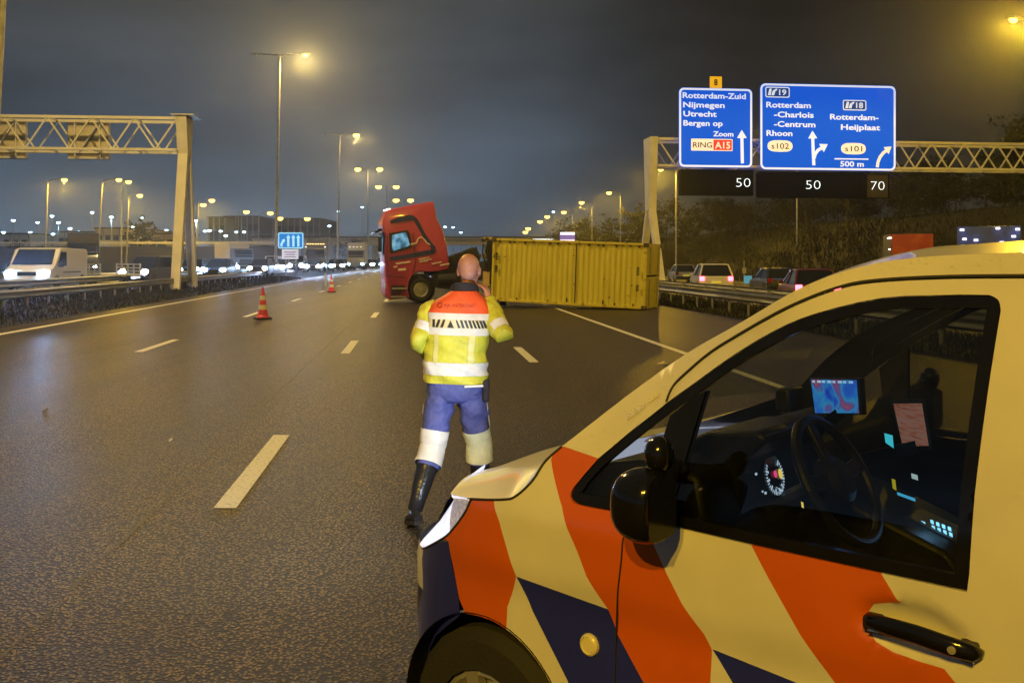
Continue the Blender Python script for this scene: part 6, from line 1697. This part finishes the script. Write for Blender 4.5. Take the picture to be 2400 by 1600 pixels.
# ------------------------------------------------------------------ inside the cab
VF = lambda a, b, y: Vector((a, y, b))
q = MB(); q.prism([(-.16, 1.17), (-.40, 1.255), (-.60, 1.285), (-.70, 1.25), (-.73, 1.10), (-.68, .92), (-.60, .80), (-.20, .78)], VF, -.86, .86); da = q.build('dashboard', M_BLACK, van, bevel=.02)
q = MB(); q.prism([(-.46, 1.27), (-.62, 1.345), (-.79, 1.365), (-.815, 1.34), (-.74, 1.27), (-.72, 1.1), (-.60, 1.15)], VF, .30, .68); q.build('instrument_hood', M_BLACK, da, bevel=.015)
q = MB(); q.box((-.1, 0, .80), (.05, 1.5, .50)); q.build('bulkhead', M_LINER, van, smooth=False)
q = MB(); q.box((-2.2, 0, .35), (3.9, 1.75, .05)); q.build('cab_floor', M_LINER, van, smooth=False)
q = MB(); q.box((-2.0, 0, 1.15), (.05, 1.7, 1.4)); q.build('partition', M_LINER, van, smooth=False)
# gauges
VG = Vector((-.752, HALF - .45, 1.205))
M_GLOW = mat('gauge_glow', (.6, .8, 1), .5, emit=(.55, .75, 1.0), estr=1.1)
M_GLOWR = mat('gauge_red', (.8, .05, .2), .5, emit=(1.0, .08, .28), estr=1.3)
M_GLOWY = mat('gauge_yellow', (1, .8, .2), .5, emit=(1.0, .78, .18), estr=1.2)
def face(v, rx=.055, tilt_=.25):
    """gauge plane: a, b to a point on the tilted instrument face"""
    return lambda a, b, o=0.0: v + Vector((-o, 0, 0)) + Vector((b * math.sin(tilt_), a, b * math.cos(tilt_)))
f_ = face(VG)
q = MB(); q.add([f_(.062 * math.cos(2 * PI * k / 24), .062 * math.sin(2 * PI * k / 24), .001) for k in range(24)], [tuple(range(24))]); gf = q.build('gauge', M_GLOSSBLACK, van, smooth=False)
q = MB()
for k in range(27):
    a = math.radians(-225 + 270 * k / 26); L_ = .010 if k % 3 else .018
    c0, s0 = math.cos(a), math.sin(a); r1, r0 = .056, .056 - L_; w_ = .0022 if k % 3 else .0035
    q.add([f_(r0 * c0 - w_ * s0, r0 * s0 + w_ * c0, .004), f_(r1 * c0 - w_ * s0, r1 * s0 + w_ * c0, .004), f_(r1 * c0 + w_ * s0, r1 * s0 - w_ * c0, .004), f_(r0 * c0 + w_ * s0, r0 * s0 - w_ * c0, .004)], [(0, 1, 2, 3)])
q.build('gauge_ticks', M_GLOW, gf, smooth=False)
def dot(name, fa, fb, r_, m, par=None, asp=1.0):
    q = MB(); q.add([f_(fa + r_ * math.cos(2 * PI * k / 14), fb + r_ * asp * math.sin(2 * PI * k / 14), .006) for k in range(14)], [tuple(range(14))]); return q.build(name, m, par or gf, smooth=False)
dot('warning_light', .0, .006, .011, M_GLOWR); dot('warning_light', -.032, .002, .013, M_GLOWY, None, 1.2)
q = MB(); q.add([f_(.012, -.03, .005), f_(.016, -.03, .005), f_(-.022, -.05, .005), f_(-.028, -.047, .005)], [(0, 1, 2, 3)]); q.build('gauge_needle', M_GLOW, gf, smooth=False)
for a_, b_, r_ in ((.115, .025, .008), (.10, -.028, .006), (.085, -.035, .008)):
    dot('indicator_light', a_, b_, r_, M_GLOW, gf, .5)
# steering wheel
SW = Vector((-.935, HALF - .48, 1.215)); nS = Vector((-.86, 0, .50)).normalized(); uS = Vector((0, 1, 0)); vS = nS.cross(uS)
q = MB(); rows = []
for k in range(40):
    a = 2 * PI * k / 40; rd = uS * math.cos(a) + vS * math.sin(a); c = SW + rd * .187
    rows.append([c + (rd * math.cos(b) + nS * math.sin(b)) * .0155 for b in [2 * PI * j / 10 for j in range(10)]])
rows.append(rows[0]); q.rings(rows, cap=False); sw = q.build('steering_wheel', mat('leather', (.014, .014, .014), .38, bump=.1, bscale=200), van)
q = MB(); q.lathe([(.001, .03), (.05, .028), (.07, .012), (.072, -.03)], (0, 0, 0), 20)
rot_ = Matrix((uS, vS, nS)).transposed()
q.v = [SW + rot_ @ v for v in q.v]; q.build('hub', M_BLACK, sw)
for a in (-.1, PI + .1, -PI / 2):
    rd = uS * math.cos(a) + vS * math.sin(a); q = MB(); q.bar(SW + rd * .05, SW + rd * .182, .045, .018, up=nS); q.build('spoke', M_BLACK, sw, bevel=.005)
q = MB(); q.tube([SW - nS * .03, SW - nS * .30], .035, 10); q.build('column', M_BLACK, sw)
# screens
def quad_screen(name, c4, m, frame, th=.02, grow=.012, res=1):
    p = [Vector((s, HALF + v, z)) for s, z, v in c4]; c = sum(p, Vector()) / 4
    n_ = (p[1] - p[0]).cross(p[2] - p[0]).normalized()
    if n_.y < 0: n_ = -n_
    o = [c + (v - c) * (1 + grow / (v - c).length) for v in p]
    q = MB(); q.rings([[v - n_ * th for v in o], [v - n_ * .0015 for v in o]]); fr = q.build(name, frame, van, smooth=False)
    q = MB(); q.add(p, [(0, 1, 2, 3)]); q.build('screen', m, fr, smooth=False)
    return fr, p, n_
def map_screen():
    m = bpy.data.materials.new('map_screen'); m.use_nodes = True; nt = m.node_tree; b = nt.nodes['Principled BSDF']; N, K = nt.nodes.new, nt.links.new
    tc = N('ShaderNodeTexCoord'); no = N('ShaderNodeTexNoise'); no.inputs['Scale'].default_value = 9; no.inputs['Detail'].default_value = 2; no.inputs['Distortion'].default_value = 1.0
    K(tc.outputs['Object'], no.inputs['Vector']); r = N('ShaderNodeValToRGB')
    ramp(r, [(.28, (.01, .03, .50)), (.42, (.02, .16, .85)), (.52, (.04, .40, .80)), (.60, (.12, .14, .55)), (.66, (.40, .08, .18)), (.74, (.25, .45, .70))])
    K(no.outputs[0], r.inputs[0]); K(r.outputs[0], b.inputs['Emission Color']); b.inputs['Emission Strength'].default_value = .85; b.inputs['Base Color'].default_value = (.02, .02, .03, 1); b.inputs['Roughness'].default_value = .2
    return m
fr, p, n_ = quad_screen('navigation_tablet', [(-.704, 1.455, -.82), (-.912, 1.482, -.68), (-.920, 1.382, -.68), (-.719, 1.345, -.82)], map_screen(), M_BLACK)
q = MB()
for k in range(8):
    a = p[0].lerp(p[1], .04 + .115 * k); b = p[0].lerp(p[1], .10 + .115 * k + .03 * (k % 2)); dn = (p[3] - p[0]) * .07
    q.add([a + dn * .4 + n_ * .002, b + dn * .4 + n_ * .002, b + dn * 1.3 + n_ * .002, a + dn * 1.3 + n_ * .002], [(0, 1, 2, 3)])
q.build('status_icons', mat('icon_glow', (.4, .7, 1), .5, emit=(.35, .65, 1.0), estr=1.2), fr, smooth=False)
q = MB(); q.bar(p[2].lerp(p[3], .5) - n_ * .015, Vector((-.70, p[2].y - .1, 1.26)), .03, .03); q.build('holder', M_BLACK, fr, smooth=False)
def doc_screen():
    m = bpy.data.materials.new('list_screen'); m.use_nodes = True; nt = m.node_tree; b = nt.nodes['Principled BSDF']; N, K = nt.nodes.new, nt.links.new
    tc = N('ShaderNodeTexCoord'); mp = N('ShaderNodeMapping'); mp.inputs['Scale'].default_value = (12, 12, 90); K(tc.outputs['Object'], mp.inputs[0])
    no = N('ShaderNodeTexNoise'); no.inputs['Scale'].default_value = 1.5; K(mp.outputs[0], no.inputs['Vector']); r = N('ShaderNodeValToRGB')
    ramp(r, [(.35, (.28, .09, .06)), (.5, (.42, .16, .11)), (.6, (.36, .19, .15))]); K(no.outputs[0], r.inputs[0]); K(r.outputs[0], b.inputs['Emission Color'])
    b.inputs['Emission Strength'].default_value = .75; b.inputs['Base Color'].default_value = (.02, .02, .02, 1)
    return m
fr2, p2, n2_ = quad_screen('phone_holder', [(-.905, 1.372, -1.015), (-1.020, 1.392, -.945), (-1.046, 1.262, -.93), (-.935, 1.235, -1.015)], doc_screen(), M_BLACK, .02, .02)
q = MB(); q.bar(p2[2].lerp(p2[3], .5) - n2_ * .02, Vector((-.74, HALF - 1.0, 1.15)), .04, .04); q.build('holder', M_BLACK, fr2, smooth=False)
q = MB(); q.box((-.63, HALF - .82, 1.385), (.05, .12, .075)); q.build('radio_box', M_BLACK, da, bevel=.008)
# centre console, its lit keys and switches
q = MB(); q.prism([(-.70, 1.15), (-.86, 1.10), (-1.16, .995), (-1.22, .93), (-1.20, .6), (-.66, .6)], VF, HALF - 1.08, HALF - .72); co = q.build('centre_console', M_BLACK, van, bevel=.015)
M_CYAN = mat('cyan_glow', (.1, .8, .9), .5, emit=(.06, .75, .95), estr=1.1); M_KEY = mat('key_glow', (.3, .7, 1.0), .5, emit=(.25, .70, 1.0), estr=2.0)
def glow(name, s, z, v, w, h, m, sk=.35, par=None):
    c = Vector((s, HALF + v, z)); a = Vector((-.75, .5, 0)).normalized() * w / 2; b = Vector((.12, 0, 1)) * h / 2 + a * sk * 0
    q = MB(); q.add([c - a - b, c + a - b + Vector((0, 0, -h * sk * .3)), c + a + b, c - a + b], [(0, 1, 2, 3)]); return q.build(name, m, par or van, smooth=False)
glow('switch_light', -.932, 1.274, -.90, .042, .030, M_CYAN, 1.2)
glow('switch_light', -.985, 1.155, -.795, .018, .030, mat('switch_yellow', (.6, .55, .02), .5, emit=(.55, .50, .02), estr=.8))
glow('switch_light', -1.029, 1.175, -.85, .030, .016, mat('switch_white', (.6, .8, .9), .5, emit=(.5, .72, .85), estr=.8), 0)
glow('strip_light', -1.02, 1.121, -.80, .085, .009, mat('strip_blue', (.1, .5, .9), .5, emit=(.06, .48, .90), estr=1.1), .4)
glow('ignition_light', -.864, 1.146, -.40, .012, .016, M_GLOWY, .1)
for px_, py_ in ((0, 0),):
    for i in range(4):
        for j in range(3):
            s = -1.083 - .017 * i; z = 1.045 - .0165 * j - .004 * i
            glow('key', s - .004 * j, z, -.845, .015, .0115, M_KEY, .2, co)
for i, (s, z, w_, h_) in enumerate(((-1.055, 1.030, .022, .022), (-1.035, .992, .010, .014), (-1.052, .986, .013, .016), (-1.070, .984, .010, .012), (-1.083, .985, .010, .012))):
    glow('key', s, z, -.85, w_, h_, M_KEY, .2, co)
q = MB(); q.box((-1.10, HALF - .9, 1.012), (.20, .14, .02), mat4=Matrix.Rotation(-.32, 3, 'Y')); q.build('keypad', M_BLACK, co, bevel=.004)
lamp('POINT', van, (-1.11, HALF - .82, 1.07), .22, (.25, .55, 1.0), .03)
# seats
for y in (HALF - .48, -HALF + .48):
    q = MB(); q.prism([(-1.22, .62), (-1.20, .76), (-1.30, .80), (-1.75, .74), (-1.78, .55)], VF, y - .25, y + .25); se = q.build('seat', mat('seat_cloth', (.02, .02, .022), .9), van, bevel=.04)
    q = MB(); q.prism([(-1.70, .72), (-1.62, 1.0), (-1.76, 1.38), (-1.88, 1.38), (-1.86, .72)], VF, y - .24, y + .24); q.build('backrest', MATS['seat_cloth'], se, bevel=.05)
    q = MB(); q.box((-1.83, y, 1.50), (.10, .28, .2)); q.build('headrest', MATS['seat_cloth'], se, bevel=.04)

# rain drops standing on the painted panels, glass-clear beads (nobody could count them)
rd = random.Random(21); q = MB()
def bead(c, n_, r_):
    u = n_.cross(Vector((0, 0, 1)) if abs(n_.z) < .9 else Vector((1, 0, 0))).normalized(); w_ = n_.cross(u)
    rows = []
    for hh, rr in ((-.1, 1.0), (.30, .86), (.52, .5)):
        rows.append([c + n_ * (hh * r_) + (u * math.cos(2 * PI * k / 7) + w_ * math.sin(2 * PI * k / 7)) * rr * r_ for k in range(7)])
    o = len(q.v); q.v += [v for r2 in rows for v in r2] + [c + n_ * r_ * .6]
    for i in range(2):
        for k in range(7): q.f.append((o + i * 7 + k, o + i * 7 + (k + 1) % 7, o + (i + 1) * 7 + (k + 1) % 7, o + (i + 1) * 7 + k)); q.m.append(0)
    for k in range(7): q.f.append((o + 14 + k, o + 14 + (k + 1) % 7, o + 21)); q.m.append(0)
def side_n(s, z):
    e = .004; a = on_side(s + e, z) - on_side(s - e, z); b = on_side(s, z + e) - on_side(s, z - e); n_ = b.cross(a).normalized()
    return n_ if n_.y > 0 else -n_
cnt = 0
while cnt < 1000:
    s, z = rd.uniform(-1.6, .24), rd.uniform(.6, 1.875)
    top = inside((s, z), RAILP); low = inside((s, z), FENDER) or (inside((s, z), DOOR) and not inside((s, z), WIN)); win_ = inside((s, z), WINI)
    if not (top or low or win_): continue
    if win_ and rd.random() > .25: continue
    if low and rd.random() > .06: continue
    r_ = rd.uniform(.0008, .0017)
    bead(on_side(s, z, -.0095 if win_ else .0005 + (bowl(s, z) if low else 0)), side_n(s, z), r_); cnt += 1
wd = q.build('rain_drops', glass('water_bead', (.985, .985, .985), 1.6, .06), van, angle=180); wd['kind'] = 'stuff'
# ------------------------------------------------------------------ the damp night air
hz = MB(); hz.box((0, 320, 11.9), (1040, 840, 26.2))
haze = hz.build('haze', [], None, smooth=False); haze['kind'] = 'stuff'
hm = bpy.data.materials.new('haze_air'); hm.use_nodes = True; nt = hm.node_tree; nt.nodes.clear()
ho = nt.nodes.new('ShaderNodeOutputMaterial'); hv = nt.nodes.new('ShaderNodeVolumePrincipled')
hv.inputs['Color'].default_value = (.86, .90, .96, 1); hv.inputs['Density'].default_value = HAZE; hv.inputs['Anisotropy'].default_value = 0.9
nt.links.new(hv.outputs[0], ho.inputs['Volume'])
haze.data.materials.append(hm)
